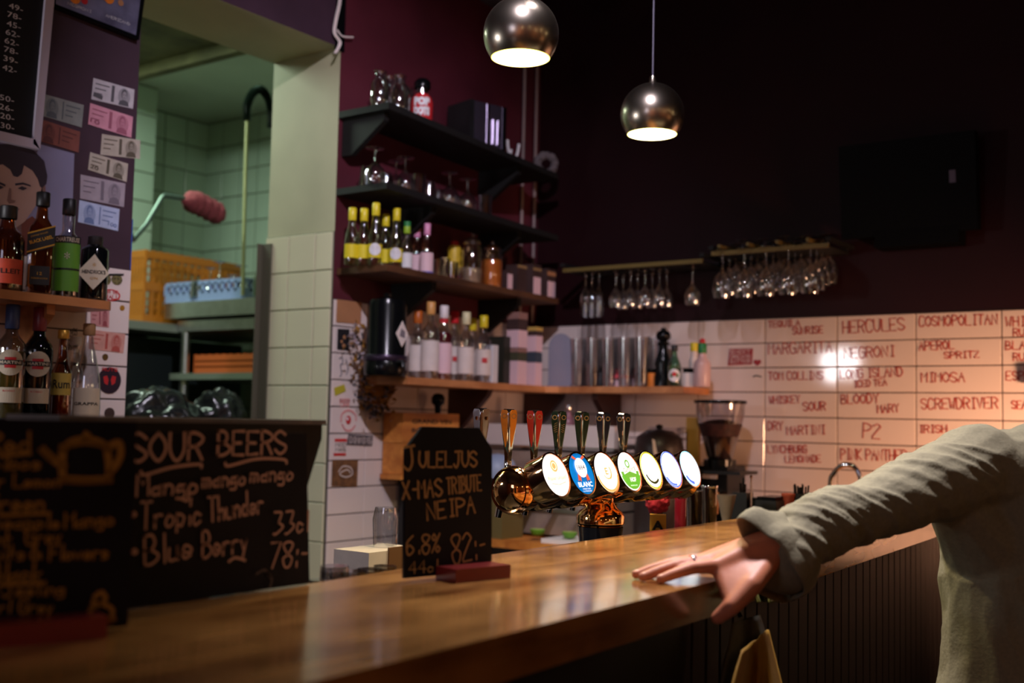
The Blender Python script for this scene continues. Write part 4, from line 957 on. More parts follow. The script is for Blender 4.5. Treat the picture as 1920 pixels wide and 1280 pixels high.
# top shelf
for i, (px, y, h, R) in enumerate(((712, 2.80, .135, .036), (730, 2.88, .17, .04), (748, 2.80, .15, .04), (766, 2.88, .16, .034))):
    loc = onshelf(1, px, 190, y)
    t = thing('glass_jug', '%s clear glass jar from the left in the cluster on the top shelf' % ordn[i], 'jar', loc, group='clear glass jars on the top shelf')
    bmo('body', LA([(0, 0), (R*.8, 0), (R, .02), (R, h*.62), (R*.6, h*.8), (R*.55, h*.9), (R*.66, h), (R*.62, h)], 20), thin_glass('cool_glass', (.82, .88, .88), .06, .22), t, smooth=True)
    bmo('handle', TU(smooth_path([(R*.6, 0, h*.85), (R*1.4, 0, h*.75), (R*1.35, 0, h*.45), (R, 0, h*.35)], 4), .004, 6), MATS['cool_glass'], t, smooth=True)
loc = onshelf(1, 791, 200, 2.80); t = thing('red_jar', 'red sweet jar with bubbly white lettering and a dark lid', 'jar', loc)
bmo('body', LA([(0, 0), (.04, 0), (.042, .01), (.042, .085), (.036, .105), (.024, .118)], 24), M_red, t, smooth=True)
bmo('neck', LA([(.024, .118), (.024, .14), (.0, .142)], 20), thin_glass('cool_glass'), t, smooth=True)
bmo('lid', LA([(.03, .138), (.032, .142), (.032, .165), (.02, .178), (0, .18)], 20), M_blackg, t, smooth=True)
R_ = atan2(loc[1], loc[0])-pi/2
Mq = Matrix.Rotation(R_, 4, 'Z') @ Matrix.Translation((0, -.0445, 0))
for s_, z in (('POP', .082), ('DOTS', .045)): printed(s_, .064, .034, M_white, t, Mq @ Matrix.Translation((0, 0, z)), bold=.09, radius=.0445)
loc = onshelf(1, 893, 240, 2.84); t = thing('toaster', 'chrome two-slot toaster on the top shelf', 'toaster', loc, -.25)
bmo('body', BX((0, 0, .1), (.17, .15, .175)), mat('toaster_grey', srgb(110, 100, 120), .25, .8), t, bevel=.03, seg=4, smooth=True)
bmo('end_cap', BX((-.082, 0, .098), (.02, .155, .18)), M_black, t, bevel=.006)
bmo('end_cap', BX((.086, 0, .098), (.02, .155, .18)), M_blackg, t, bevel=.006)
bmo('edge_trim', BX((-.0, -.072, .1), (.012, .012, .17)), M_chrome, t, bevel=.003)
for a in (.03, .055): bmo('lever', BX((a, -.078, .075), (.012, .012, .1)), M_chrome, t, bevel=.003)
bmo('slot', BX((0, .025, .188), (.12, .02, .002)), M_blackg, t); bmo('slot', BX((0, -.025, .188), (.12, .02, .002)), M_blackg, t)
for a in (-1, 1): bmo('foot', BX((a*.06, 0, .006), (.03, .12, .012)), M_blackg, t)
p = onshelf(1, 962, 280, 2.79); t = thing('antler_ornament', 'small white antler-like ornament near the end of the top shelf', 'ornament', p)
for s_ in (-1, 1):
    bmo('antler', tube(bmesh.new(), smooth_path([(0, 0, .012), (s_*.02, 0, .02), (s_*.035, 0, .05), (s_*.042, 0, .085)], 5), .006, 8), M_white, t, smooth=True)
bmo('base', BX((.0, 0, .006), (.1, .035, .012)), M_white, t, bevel=.004)
bmo('tip', TU([(-.02, 0, .02), (-.012, 0, .05)], .005, 8), M_white, t)
p = onshelf(1, 1024, 300, 2.80); t = thing('wreath', 'fuzzy grey ring wreath at the right end of the top shelf', 'wreath', (p[0], p[1], p[2]), atan2(p[1], p[0])-pi/2)
bm = bmesh.new(); n1, n2 = 40, 12
vv = [[bm.verts.new(((.038+.017*cos(2*pi*j/n2))*cos(2*pi*i/n1), .017*sin(2*pi*j/n2), .056+(.038+.017*cos(2*pi*j/n2))*sin(2*pi*i/n1))) for j in range(n2)] for i in range(n1)]
for i in range(n1):
    for j in range(n2): bm.faces.new((vv[i][j], vv[(i+1) % n1][j], vv[(i+1) % n1][(j+1) % n2], vv[i][(j+1) % n2]))
for v in bm.verts: v.co += Vector(noise.noise_vector(v.co*120))*.007
bmo('ring', bm, mat('grey_fuzz', srgb(104, 96, 100), .9, var=.35, scale=90), t)
# conduits up the wall by the shelf ends
for px, lab in ((981, 'left one of two thin grey conduits on the wall by the shelf ends'), (1004, 'right one of two thin grey conduits on the wall by the shelf ends')):
    x = S(px, 250, y=YW-.012).x
    tag(bmo('conduit', TU([(x, YW-.014, 1.80), (x, YW-.014, 3.395)], .007, 8), mat('grey_conduit', srgb(150, 132, 130), .5), smooth=True), lab, 'pipe', 'conduits')

# ------------------------------------------------------------------ corner shelf
SZ = 1.5032
def oncs(px, y=2.83): return (S(px, 705, y=y).x, y, SZ)
def oncb(px, x=4.18): return (x, S(px, 722, x=x).y, SZ)
t = thing('drink_urn', 'glossy black drink urn with a white diamond sticker on the pine corner shelf', 'urn', oncs(722, 2.79))
bmo('body', LA([(0, 0), (.074, 0), (.078, .01), (.078, .05), (.072, .06), (.072, .255), (.066, .275), (.03, .285), (0, .286)], 32), M_blackg, t, smooth=True)
bmo('base_band', LA([(.0785, .052), (.0805, .056), (.0805, .07), (.0785, .074)], 32), mat('dim_violet_metal', srgb(60, 46, 66), .3, .6), t, smooth=True)
bmo('lid_knob', LA([(.012, .284), (.016, .3), (0, .306)], 16), M_blackg, t, smooth=True)
bmo('tap', TU([(-.02, -.07, .05), (-.02, -.1, .05), (-.02, -.104, .03)], .008, 8), M_black, t, smooth=True)
cn = Vector((-.07, -.995, 0)).normalized(); tg = Vector((.995, -.07, 0)); c_ = cn*.0805+Vector((0, 0, .150))
st = bmo('sticker', PR([c_-tg*.031, c_-Vector((0, 0, .046)), c_+tg*.031, c_+Vector((0, 0, .048))], cn*.002), M_paper, t)
c2_ = c_+cn*.0024
bmo('print', PR([c2_-tg*.014-Vector((0, 0, .008)), c2_+tg*.012-Vector((0, 0, .014)), c2_+tg*.014+Vector((0, 0, .010)), c2_-tg*.006+Vector((0, 0, .020))], cn*.0006), mat('grey_print', srgb(120, 112, 120), .6), st)
bl = [(781, 2.86, .26, 'clear bottle with an orange neck behind the urn', None, mat('orange_neck', srgb(190, 96, 30), .4), M_paper, .032),
      (805, 2.80, .292, 'tall clear bottle with an amber capsule and a white label', None, mat('amber_cap', srgb(220, 160, 90), .4), M_paper, .036),
      (830, 2.80, .285, 'bottle of dark red liqueur with a white and red capsule', 'red', None, M_pinkp, .034),
      (850, 2.87, .28, 'clear bottle with a bright red capsule', None, mat('bright_red_cap', srgb(216, 40, 50), .35), M_paper, .034),
      (872, 2.80, .272, 'clear bottle with a cream capsule and a cream label', None, mat('cream_cap', srgb(222, 214, 170), .4), M_paper, .034),
      (884, 2.88, .262, 'clear bottle with a short yellow capsule, standing behind the cream one', None, M_yel, M_paper, .032),
      (905, 2.81, .270, 'clear bottle with a tall yellow capsule at the right of the spirits row', None, M_yel, M_paper, .033)]
for px, y, h, lab, lq, cp, lm, R in bl:
    b = bottle('spirits_bottle', lab, oncs(px, y), R, h, .60, .13, .0125, M_glass, mat('red_liqueur', srgb(110, 18, 34), .15) if lq else None, .66, cp or mat('white_cap', srgb(236, 226, 226), .4), .045, [(.03 if not lq else .035, h*.50, 1.2, lm)], 'spirits row on the corner shelf')
    if lq:
        bmo('label', LA([(R*1.03, .025), (R*1.03, .085)], 12, a0=-pi/2-1.1, a1=-pi/2+1.1), M_pinkp, b); bmo('cap_ring', LA([(.0178, h-.062), (.0178, h-.047)], 16), M_red, b)
    if px in (850, 905): bmo('print', BX((.006, -R-.0015, .09), (.022, .002, .02)), M_red, b)
carton('card_box', 'narrow white carton at the right end of the spirits row', oncs(921, 2.79), .034, .04, .155, M_white)
carton('book_box', 'dark green box behind the narrow white carton', oncs(936, 2.84), .05, .08, .2, mat('dark_green_box', srgb(38, 40, 32), .5))
def stack(px, y, lab, hs, wd):
    t = thing('tea_tin', lab, 'tin', oncs(px, y)); z = 0
    for k, (h, m) in enumerate(hs): bmo('band' if k else 'body', BX((0, 0, z+h/2), (wd, .06, h-.0015)), m, t, bevel=.002); z += h
    return t
tan = mat('dusky_rose', srgb(150, 112, 104), .6)
stack(968, 2.79, 'left square tin with two pink labels and a dusky top', [(.10, M_pinkp), (.035, mat('olive_band', srgb(70, 70, 50), .6)), (.02, tan), (.075, M_pinkp), (.045, M_box), (.03, tan)], .066)
stack(999, 2.79, 'right square tin with two pink labels and a yellow lid', [(.10, M_pinkp), (.045, mat('blue_grey_band', srgb(60, 70, 84), .6)), (.07, M_pinkp), (.02, M_box), (.018, mat('pale_yellow_lid', srgb(206, 170, 90), .5))], .05)
# tall beer glasses with a pale tray
t = thing('acrylic_stand', 'arched pale acrylic panel at the left of the tall beer glasses', 'stand', (4.10, 2.70, SZ), -pi/2)
pts = [(-.06, 0, 0)]+[(-.0+.06*cos(a)*1, 0, .17+.06*sin(a)) for a in [pi-pi*k/10 for k in range(11)]]+[(.06, 0, 0)]
bmo('panel', PR(pts, (0, .006, 0)), mat('milky_acrylic', srgb(150, 150, 168), .3), t); bmo('base', BX((0, .02, .004), (.12, .06, .008)), MATS['milky_acrylic'], t)
k = 0
for r in range(2):
    for j in range(5):
        pos = (4.12+r*.085, 2.62-.078*j-r*.02, SZ)
        glass_item('beer_glass', '%s tall beer glass from the left in the %s row on the corner shelf' % (ordn[j], ('front', 'back')[r]), 'glass', pos, tumbler_prof(.205, .036, .78), 'tall beer glasses', up=False, m=thin_glass('beer_glass_mat', (.86, .86, .88), .16, .22), n=18); k += 1
def small_jar(px, h, R, body, lid, lab, x=4.15, name='jar'):
    p = oncb(px, x); t = thing(name, lab, 'jar', p)
    bmo('body', LA([(0, 0), (R, 0), (R, h*.7), (R*.8, h*.78)], 18), body, t, smooth=True); bmo('lid', LA([(R*.85, h*.76), (R*.9, h*.8), (R*.9, h), (0, h)], 18), lid, t, smooth=True)
    return t
small_jar(1109, .07, .022, M_black, M_blackg, 'small dark jar beside the tall beer glasses'); small_jar(1124, .085, .026, M_black, M_blackg, 'slightly taller dark jar to the right of the small dark one')
t = thing('sugar_dish', 'pink and white dish with a raised pink lid on the corner shelf', 'dish', oncb(1165, 4.16))
bmo('bowl', BX((0, 0, .018), (.05, .095, .036)), M_pinkp, t, bevel=.006); bmo('lid', LA([(.04, .036), (.038, .046), (.02, .056), (.017, .075), (0, .078)], 20), mat('coral_lid', srgb(214, 80, 90), .4), t, smooth=True)
t_ = small_jar(1200, .075, .025, M_black, M_blackg, 'dark spice jar with a white foot label'); bmo('label', LA([(.0255, .004), (.0255, .02)], 12), M_paper, t_)
small_jar(1223, .075, .02, M_orange, M_blackg, 'orange spice jar with a black lid left of the pepper mill')
t = thing('pepper_mill', 'tall turned black pepper mill on the corner shelf', 'pepper mill', oncb(1243, 4.16))
bmo('body', LA([(0, 0), (.038, 0), (.038, .04), (.03, .07), (.036, .095), (.03, .12), (.018, .15), (.017, .17), (.026, .178), (.026, .184), (.012, .188)], 24), M_blackg, t, smooth=True)
bmo('head', LA([(.014, .188), (.03, .2), (.031, .215), (.024, .228), (.012, .234), (.012, .242), (0, .246)], 24), M_blackg, t, smooth=True)
b = bottle('sauce_bottle', 'small sauce bottle with a round white label and black cap', oncb(1264, 4.13), .028, .165, .5, .25, .010, M_glassg, None, .4, M_labk, .02); disc_label(b, .028, .045, .026, M_white); disc_label(b, .029, .05, .009, M_red)
small_jar(1291, .075, .026, M_paper, M_blackg, 'pale jar with a black lid between the two sauce bottles')
bottle('sauce_bottle', 'pale bottle with a yellow cap behind the chilli bottle', oncb(1301, 4.23), .022, .18, .6, .15, .012, M_paper, None, .4, M_yel, .03)
b = bottle('sauce_bottle', 'chilli sauce bottle with green cap and red tip at the shelf end', oncb(1316, 4.15), .034, .17, .52, .2, .013, mat('pale_sauce', srgb(216, 180, 178), .3), None, .4, M_green, .035); bmo('tip', LA([(.012, .17), (.012, .188), (.006, .195), (0, .195)], 12), M_red, b)

# ------------------------------------------------------------------ hanging stemware
def rack(name, lab, a, b, xs, zr):
    t = thing(name, lab, 'rack', (0, 0, 0)); p0, p1 = S(*a, x=4.1), S(*b, x=4.1)
    bmo('front_rail', BX((4.05, (p0.y+p1.y)/2, zr+.012), (.012, abs(p0.y-p1.y), .016)), mat('olive_rail', srgb(120, 102, 54), .45, .3), t, bevel=.003)
    bmo('foot_board', BX((4.16, (p0.y+p1.y)/2, zr+.009), (.22, abs(p0.y-p1.y), .006)), M_shelf, t)
    bmo('back_rail', BX((4.25, (p0.y+p1.y)/2, zr+.02), (.02, abs(p0.y-p1.y), .02)), M_shelf, t)
    for s_ in (p0.y, p1.y):
        bmo('arm', BX((4.17, s_, zr+.035), (.26, .02, .014)), M_shelf, t)
    return t, p0, p1
t, p0, p1 = rack('glass_rail', 'thin rail on the dark wall with hanging flutes and wine glasses', (1068, 520), (1328, 508), None, 1.985)
zr = 1.985
def hang(px, x, h, R, lab, grp, k='wine'):
    y = S(px, 540, x=x).y
    pr = wine_prof(h, R, .028, .5) if k == 'wine' else [(0, 0), (.026, 0), (.026, .002), (.004, .006), (.003, .06), (.008, .068), (.020, .09), (.024, .13), (.022, h)]
    o = glass_item('wine_glass' if k == 'wine' else 'champagne_flute', lab, 'glass', (x, y, zr-h+.002), pr, grp, up=True, n=16); return o
for i, px in enumerate((1098, 1110, 1123)): hang(px, 4.1, .19, .024, '%s champagne flute from the left on the thin rail' % ordn[i], 'hanging flutes', 'flute')
for i in range(8): hang(1155+13.6*i, 4.1 if i % 2 == 0 else 4.18, .155, .030, '%s wine glass from the left in the long hanging row' % ordn[i], 'wine glasses on the thin rail')
hang(1299, 4.1, .16, .036, 'single wine glass hanging apart at the right of the thin rail', 'wine glasses on the thin rail')
t, p0, p1 = rack('glass_rack_shelf', 'slatted hanging rack crowded with stemmed glasses on the dark wall', (1345, 490), (1563, 497), None, 2.01)
zr = 2.01
for j in range(4):
    bmo('slat', BX((4.14, p0.y+(p1.y-p0.y)*(j+.5)/4, zr+.03), (.3, .012, .012)), MATS['olive_rail'], t)
rown = ['wall-side', 'second', 'third', 'front']
for r in range(4):
    for j in range(5):
        x = 4.24-.062*r
        y = S(1368+41*j, 500, x=4.12).y
        glass_item('wine_glass', '%s glass from the left in the %s row of the crowded rack' % (ordn[j], rown[r]), 'glass', (x, y, zr-.165+.020*(3-r)+random.uniform(-.004, .004)), wine_prof(.19, .041, .034, .44), 'glasses in the crowded rack', up=True, n=16)
# black screen on the wall
t = thing('wall_screen', 'black screen mounted high on the dark back wall', 'screen', (4.3, 1.245, 2.25))
Ms = Matrix.Rotation(radians(-6), 4, 'Y')
bmo('casing', BX((-.11, 0, 0), (.05, .49, .35), Ms), mat('screen_black', srgb(9, 10, 13), .6, spec=.1), t, bevel=.006)
bmo('wall_mount', BX((-.05, 0, -.05), (.09, .12, .12)), M_black, t)
bmo('lower_housing', BX((-.07, -.03, -.2), (.10, .3, .06)), MATS['screen_black'], t, bevel=.01)
bmo('sticker', BX((-.1365, -.165, .02), (.001, .022, .045), Ms), mat('dim_sticker', srgb(90, 80, 110), .5), t)

# ------------------------------------------------------------------ back counter
CZ = .9012
t = thing('espresso_machine', 'espresso machine with a pale top panel behind the tap handles', 'coffee machine', (3.98, 2.56, CZ), -pi/2)
M_dkst = mat('dull_steel', srgb(168, 150, 138), .42, .4, var=.2, scale=12)
bmo('body', BX((0, 0, .22), (.66, .42, .22)), M_dkst, t, bevel=.012)
bmo('base', BX((0, -.02, .055), (.68, .46, .09)), M_dkst, t, bevel=.01)
bmo('drip_tray', BX((0, -.2, .105), (.6, .12, .012)), M_steel, t)
bmo('back_panel', BX((0, .12, .16), (.62, .16, .12)), M_blackg, t)
bmo('top_panel', BX((.02, -.19, .395), (.62, .03, .085)), mat('pale_panel', srgb(226, 210, 204), .35, var=.06, scale=3), t, bevel=.012)
bmo('cup_tray', BX((0, 0, .355), (.64, .38, .02)), M_steel, t)
for a in (.02, .14, .26):
    bmo('group_head', LA([(.0, .17), (.034, .17), (.038, .2), (.038, .26), (0, .26)], 18, c=(a, -.235, 0)), M_chrome, t, smooth=True)
    pf = bmo('portafilter', TU([(a, -.26, .165), (a, -.32, .158), (a, -.40, .15)], [.014, .012, .016], 10), M_blackg, t, smooth=True)
for a in (-.29, .29): bmo('steam_wand', TU([(a, -.22, .3), (a, -.26, .25), (a, -.27, .12)], .007, 8), M_chrome, t, smooth=True)
for a, b in ((-.3, -.18), (.3, -.18), (-.3, .16), (.3, .16)): bmo('foot', BX((a, b, .005), (.04, .04, .01)), M_blackg, t)
def on_m(px, x=3.98): return (x, S(px, 790, x=x).y, CZ+.366)
for i, (px, x, m, h, R, lab) in enumerate(((1066, 3.95, mat('pink_glass', srgb(150, 104, 116), .2), .15, .026, 'dusky pink bottle shape standing on the coffee machine'), (1122, 3.93, M_yel, .09, .017, 'thin yellow bottle standing on the coffee machine'))):
    b = bottle('syrup_bottle', lab, on_m(px, x), R, h, .55, .2, .010, m, None, .4, M_chrome, .02)
def cup(loc, lab, m=None):
    t = thing('coffee_cup', lab, 'cup', loc, group='cups on the coffee machine')
    bmo('bowl', LA([(0, 0), (.018, 0), (.02, .004), (.034, .045), (.036, .06), (.033, .06), (.03, .045), (.016, .008), (0, .008)], 20), m or M_white, t, smooth=True)
    bmo('handle', TU(smooth_path([(.033, 0, .05), (.052, 0, .045), (.05, 0, .025), (.028, 0, .02)], 4), .004, 6), m or M_white, t, smooth=True)
for i, (px, x) in enumerate(((1088, 3.97), (1104, 4.03), (1150, 3.98))): cup(on_m(px, x), '%s white coffee cup from the left on the coffee machine' % ordn[i])
# stack of saucers
t = thing('saucer_stack', 'stack of white saucers and plates beside the coffee machine top', 'plates', (4.04, S(1250, 800, x=4.04).y, CZ+.0))
bmo('stand', BX((0, 0, .17), (.12, .12, .34)), M_black, t, bevel=.006)
sp = LA([(0, 0), (.04, 0), (.075, .008), (.078, .011), (.04, .004), (0, .004)], 24); sm = bpy.data.meshes.new('saucer'); sp.to_mesh(sm); sp.free(); sm.materials.append(mat('off_white_china', srgb(216, 204, 206), .3))
for i in range(10): link('saucer', sm, None, t, (random.uniform(-.003, .003), random.uniform(-.003, .003), .342+.0095*i))
# black tote with a white stroke in front of the saucers
y_ = S(1243, 830, x=3.86).y
t = thing('black_kettle', 'dark rounded canister with a white stroke left of the coffee grinder', 'canister', (3.83, y_, CZ))
bmo('body', LA([(0, 0), (.088, 0), (.092, .02), (.092, .36), (.085, .40), (.05, .425), (0, .43)], 28), mat('brown_black', srgb(42, 30, 30), .4, var=.2, scale=6), t, smooth=True)
bmo('lid_knob', LA([(.012, .43), (.014, .445), (0, .45)], 12), M_blackg, t)
q = [(.016, .34), (.008, .30), (-.004, .26), (-.018, .205), (-.002, .205), (.012, .25), (.022, .30), (.026, .345)]
a_ = atan2(y_, 3.83)-pi/2
bm = PR([(-x+.0, -.0925, z+.05) for x, z in q], (0, -.001, 0)); bm.transform(Matrix.Rotation(a_, 4, 'Z')); bmo('stroke', bm, M_paper, t)
# ochre board standing right of it
y_ = S(1296, 800, x=4.1).y
tag(bmo('ochre_board', BX((4.12, y_, CZ+.24), (.02, .055, .48)), mat('ochre_paint', srgb(170, 122, 36), .5), bevel=.002), 'narrow ochre board standing between the dark canister and the grinder', 'board')
# grinder
y_ = S(1350, 830, x=4.05).y
t = thing('coffee_grinder', 'coffee grinder with a wide clear hopper of beans and flat black lid', 'coffee grinder', (4.05, y_, CZ), -pi/2)
bmo('hopper', LA([(.04, .315), (.05, .33), (.092, .49), (.094, .535)], 28), thin_glass('hopper_plastic', (.75, .7, .72), .1, .12), t, smooth=True)
bmo('beans', LA([(0, .31), (.045, .325), (.085, .455), (.04, .47), (0, .475)], 28), mat('coffee_beans', srgb(54, 22, 16), .5, var=.5, scale=60, bump=.5), t, smooth=True)
bmo('lid', LA([(0, .548), (.1, .546), (.102, .54), (.1, .534), (0, .534)], 28), M_blackg, t, smooth=True)
bmo('collar', LA([(.05, .28), (.062, .285), (.062, .318), (.04, .325)], 24), M_blackg, t, smooth=True)
bmo('motor_body', BX((0, .02, .15), (.12, .16, .29)), M_blackg, t, bevel=.02, seg=3, smooth=True)
bmo('base', BX((0, -.04, .012), (.17, .3, .024)), M_black, t, bevel=.006)
bmo('doser', LA([(0, .12), (.05, .12), (.052, .2), (0, .205)], 20, c=(0, -.12, 0)), M_copper, t, smooth=True)
bmo('name_plate', BX((-.01, -.066, .255), (.06, .006, .016)), M_paper, t)
bmo('side_shelf', BX((.03, -.02, .272), (.2, .16, .012)), M_black, t)
# faucet
pts = [S(a, b, x=4.08) for a, b in ((1556, 1010), (1557, 912), (1563, 888), (1578, 873), (1596, 872), (1609, 884), (1616, 905))]
t = thing('faucet', 'chrome swan neck faucet arching above the sleeve', 'faucet', (pts[0].x, pts[0].y, CZ)); o0 = t.location
fl = [Vector((pts[0].x, pts[0].y, CZ+.001))]+pts[1:]
bmo('spout', TU(smooth_path([q-o0 for q in fl], 6), .010, 12), M_chrome, t, smooth=True)
bmo('base', LA([(0, 0), (.03, 0), (.03, .01), (.02, .03), (.018, .06), (0, .06)], 18), M_chrome, t, smooth=True)
t = thing('sink_counter', 'dark steel sink counter under the back wall, hidden behind the bar', 'counter', (4.13, .3, 0))
bmo('worktop', BX((.0, .0, .885), (.3, 1.18, .03)), M_steel, t); bmo('cupboard', BX((.01, .0, .43), (.26, 1.1, .86)), M_blackg, t)
# cutting board and limes on the counter wing
p = S(1030, 1000, z=.93)
t = thing('cutting_board', 'white cutting board lying on the back counter', 'cutting board', (3.65, 2.2, .9012), 0)
bmo('board', BX((0, .0, .008), (.22, .40, .016)), M_white, t, bevel=.004)
for i, (px, lab, yy) in enumerate(((1008, 'left lime half on the white cutting board', 2.30), (1068, 'right lime half on the white cutting board', 2.14))):
    x_ = 3.60
    y_ = S(px, 996, x=x_).y
    t = thing('lime_half', lab, 'lime', (x_, y_, .9182), group='lime halves')
    bmo('rind', LA([(0, 0), (.018, .003), (.026, .012), (.029, .024), (.027, .026)], 22), mat('lime_green', srgb(96, 150, 40), .45), t, smooth=True)
    bmo('flesh', LA([(0, .0255), (.027, .0258)], 22), mat('lime_flesh', srgb(190, 206, 120), .4), t)
# things on the speed shelf behind the tap tower
SZ2 = .9712
def onsp(px, y=1.48): return (S(px, 950, y=y).x, y, SZ2)
loc = onsp(1233, 1.52); t = thing('red_rose', 'crumpled red cloth rose behind the bar top', 'cloth', loc)
bm = bmesh.new(); bmesh.ops.create_icosphere(bm, subdivisions=4, radius=.03)
for v in bm.verts:
    d = v.co.normalized(); v.co = Vector((d.x*.034, d.y*.03, .165+d.z*.032))*(1+.0)+d*.009*abs(noise.noise(d*5))*(1 if True else 0)+Vector(noise.noise_vector(v.co*90))*.003
bmo('petals', bm, mat('red_cloth', srgb(190, 40, 60), .8, var=.3, scale=40, bump=.5), t, smooth=True)
bmo('stem', LA([(0, 0), (.02, 0), (.018, .14), (0, .14)], 12), M_black, t, smooth=True)
loc = onsp(1234, 1.43); carton('yellow_box', 'small yellow box with a black arched mark at the bar edge', loc, .042, .03, .145, mat('yellow_box_card', srgb(216, 160, 60), .5), rot=atan2(loc[1], loc[0])-pi/2)
Mq = Matrix.Translation((0, -.0165, .118)); printed('A', .03, .024, M_ink, bpy.data.objects['yellow_box'], Mq, bold=.05)
loc = onsp(1276, 1.5); t = thing('red_canister', 'tall dark red cylinder with a glowing rim beside the yellow box', 'canister', loc)
bmo('body', LA([(0, 0), (.017, 0), (.017, .2), (.015, .206), (0, .206)], 20), mat('deep_red', srgb(130, 20, 40), .2, coat=.3), t, smooth=True)
for px, y, h, R, lab in ((1303, 1.52, .19, .026, 'clear shaker glass with a chrome rim right of the dark red cylinder'), (1330, 1.47, .205, .024, 'second clear shaker glass, nearer the grinder')):
    loc = onsp(px, y); t = thing('shaker_glass', lab, 'glass', loc); bmo('body', LA(tumbler_prof(h, R, .8), 20), M_glassd, t, smooth=True); bmo('rim', LA([(R, h-.008), (R+.001, h-.006), (R+.001, h), (R, h+.001)], 20), M_chrome, t, smooth=True)
loc = onsp(1362, 1.5); t = thing('jigger', 'dark metal strainer with a bright rim behind the bar top', 'strainer', loc)
bmo('cup', LA([(0, 0), (.018, 0), (.01, .07), (.01, .08), (.028, .16), (.03, .17), (.026, .17)], 20), M_dkst, t, smooth=True)
loc = onsp(1392, 1.52); t = thing('utensil_block', 'black block of bar tools left of the twisted spoon', 'tool holder', loc)
bmo('block', BX((0, 0, .085), (.05, .05, .17)), M_black, t, bevel=.004)
for i, (a, h) in enumerate(((-.012, .2), (.006, .215), (.016, .195))): bmo('tool', TU([(a, 0, .16), (a*1.3, 0, h)], .004, 6), M_blackg, t)
loc = onsp(1408, 1.45); t = thing('bar_spoon', 'twisted steel bar spoon standing upright', 'bar spoon', loc)
bm = bmesh.new(); n_ = 90; rows = []
for i in range(n_+1):
    z = .005+.215*i/n_; a = z*300
    rows.append([bm.verts.new(((.0034 if k % 2 == 0 else .0020)*cos(a+k*pi/4)+.0, (.0034 if k % 2 == 0 else .0020)*sin(a+k*pi/4), z)) for k in range(8)])
for A, B2 in zip(rows, rows[1:]):
    for k in range(8): bm.faces.new((A[k], A[(k+1) % 8], B2[(k+1) % 8], B2[k]))
bmo('shaft', bm, mat('rosy_steel', srgb(200, 160, 150), .2, 1.0), t, smooth=True); bmo('tip', LA([(0, .218), (.004, .22), (.005, .226), (0, .231)], 10), MATS['rosy_steel'], t, smooth=True)
loc = onsp(1408, 1.45); tag(bmo('mixing_cup', LA(tumbler_prof(.09, .022, .85), 16), M_black, smooth=True, loc=(loc[0], loc[1], SZ2)), 'dark cup holding the twisted bar spoon', 'cup')
for px, y, w_, h, lab in ((1450, 1.44, .12, .165, 'low black condiment caddy behind the bar top, beside the cuff'), (1425, 1.50, .05, .155, 'small black tub left of the condiment caddy')):
    loc = onsp(px, y); t = thing('condiment_caddy', lab, 'caddy', loc); bmo('tray', BX((0, 0, h*.45), (w_, .07, h*.9)), M_black, t, bevel=.005)
    for k in range(3): bmo('compartment_lid', BX((-w_/3+w_/3*k, 0, h*.93), (w_/3.4, .06, h*.08)), M_blackg, t, bevel=.002)
loc = onsp(1500, 1.372); t = thing('straw_cup', 'black cup bristling with short black straws behind the sleeve', 'cup', loc)
bmo('cup', LA(tumbler_prof(.17, .026, .85), 18), M_black, t, smooth=True)
for k in range(12):
    a = k*2.4; r = .006+.015*((k*7) % 5)/5; bmo('straw', TU([(r*cos(a), r*sin(a), .08), (r*1.5*cos(a), r*1.5*sin(a), .19+.014*((k*3) % 4)/4)], .0028, 6), M_blackg, t)
loc = onsp(1478, 1.40); tag(bmo('cherry_jar', LA([(0, 0), (.02, 0), (.02, .16), (.022, .162), (.022, .17), (0, .172)], 18), mat('rosy_lid', srgb(190, 90, 70), .25), smooth=True, loc=loc), 'short jar with a shiny reddish lid just behind the cuff', 'jar')

# ------------------------------------------------------------------ left corner: crates under the corner shelf
def wine_box(lab, loc, sx_, sy_, sz_, words):
    t = thing('wine_crate', lab, 'crate', loc)
    bmo('front_board', BX((0, -sy_/2+.005, sz_/2), (sx_, .01, sz_)), M_crate, t, bevel=.001); bmo('rear_board', BX((0, sy_/2-.005, sz_/2), (sx_, .01, sz_)), M_crate, t)
    for a in (-1, 1): bmo('end_board', BX((a*(sx_/2-.005), 0, sz_/2), (.01, sy_-.02, sz_)), M_crate, t)
    bmo('base', BX((0, 0, .005), (sx_-.02, sy_-.02, .01)), M_crate, t)
    for i, wd in enumerate(words): printed(wd, sx_*.7, .017, M_ink, t.children[0], Matrix.Translation((0, -sy_/2-.0006, sz_*.72-.034*i)), bold=.02)
    return t
t = thing('side_cabinet', 'dark cabinet below the wine crates in the tiled corner', 'cabinet', (3.43, 2.895, 0)); bmo('body', BX((0, 0.0, .56), (.15, .10, 1.12)), M_black, t, bevel=.004); bmo('top', BX((0, 0, 1.13), (.36, .11, .02)), M_crate, t)
wine_box('lower orange wooden wine crate with black lettering', (3.43, 2.90, 1.1412), .34, .10, .115, ['VIN ROUGE', 'FRANCE'])
wine_box('upper orange wooden wine crate with black lettering, below the corner shelf', (3.43, 2.90, 1.2582), .34, .10, .115, ['GRAND VIN', 'BORDEAUX'])
p = S(835, 800, y=2.6); tag(bmo('bottle_stopper', LA([(0, 0), (.012, 0), (.014, .03), (.026, .04), (.028, .06), (.018, .076), (0, .08)], 18), M_blackg, smooth=True, loc=(3.5, 2.88, 1.3742)), 'black round knobbed stopper on top of the wine crate', 'stopper')
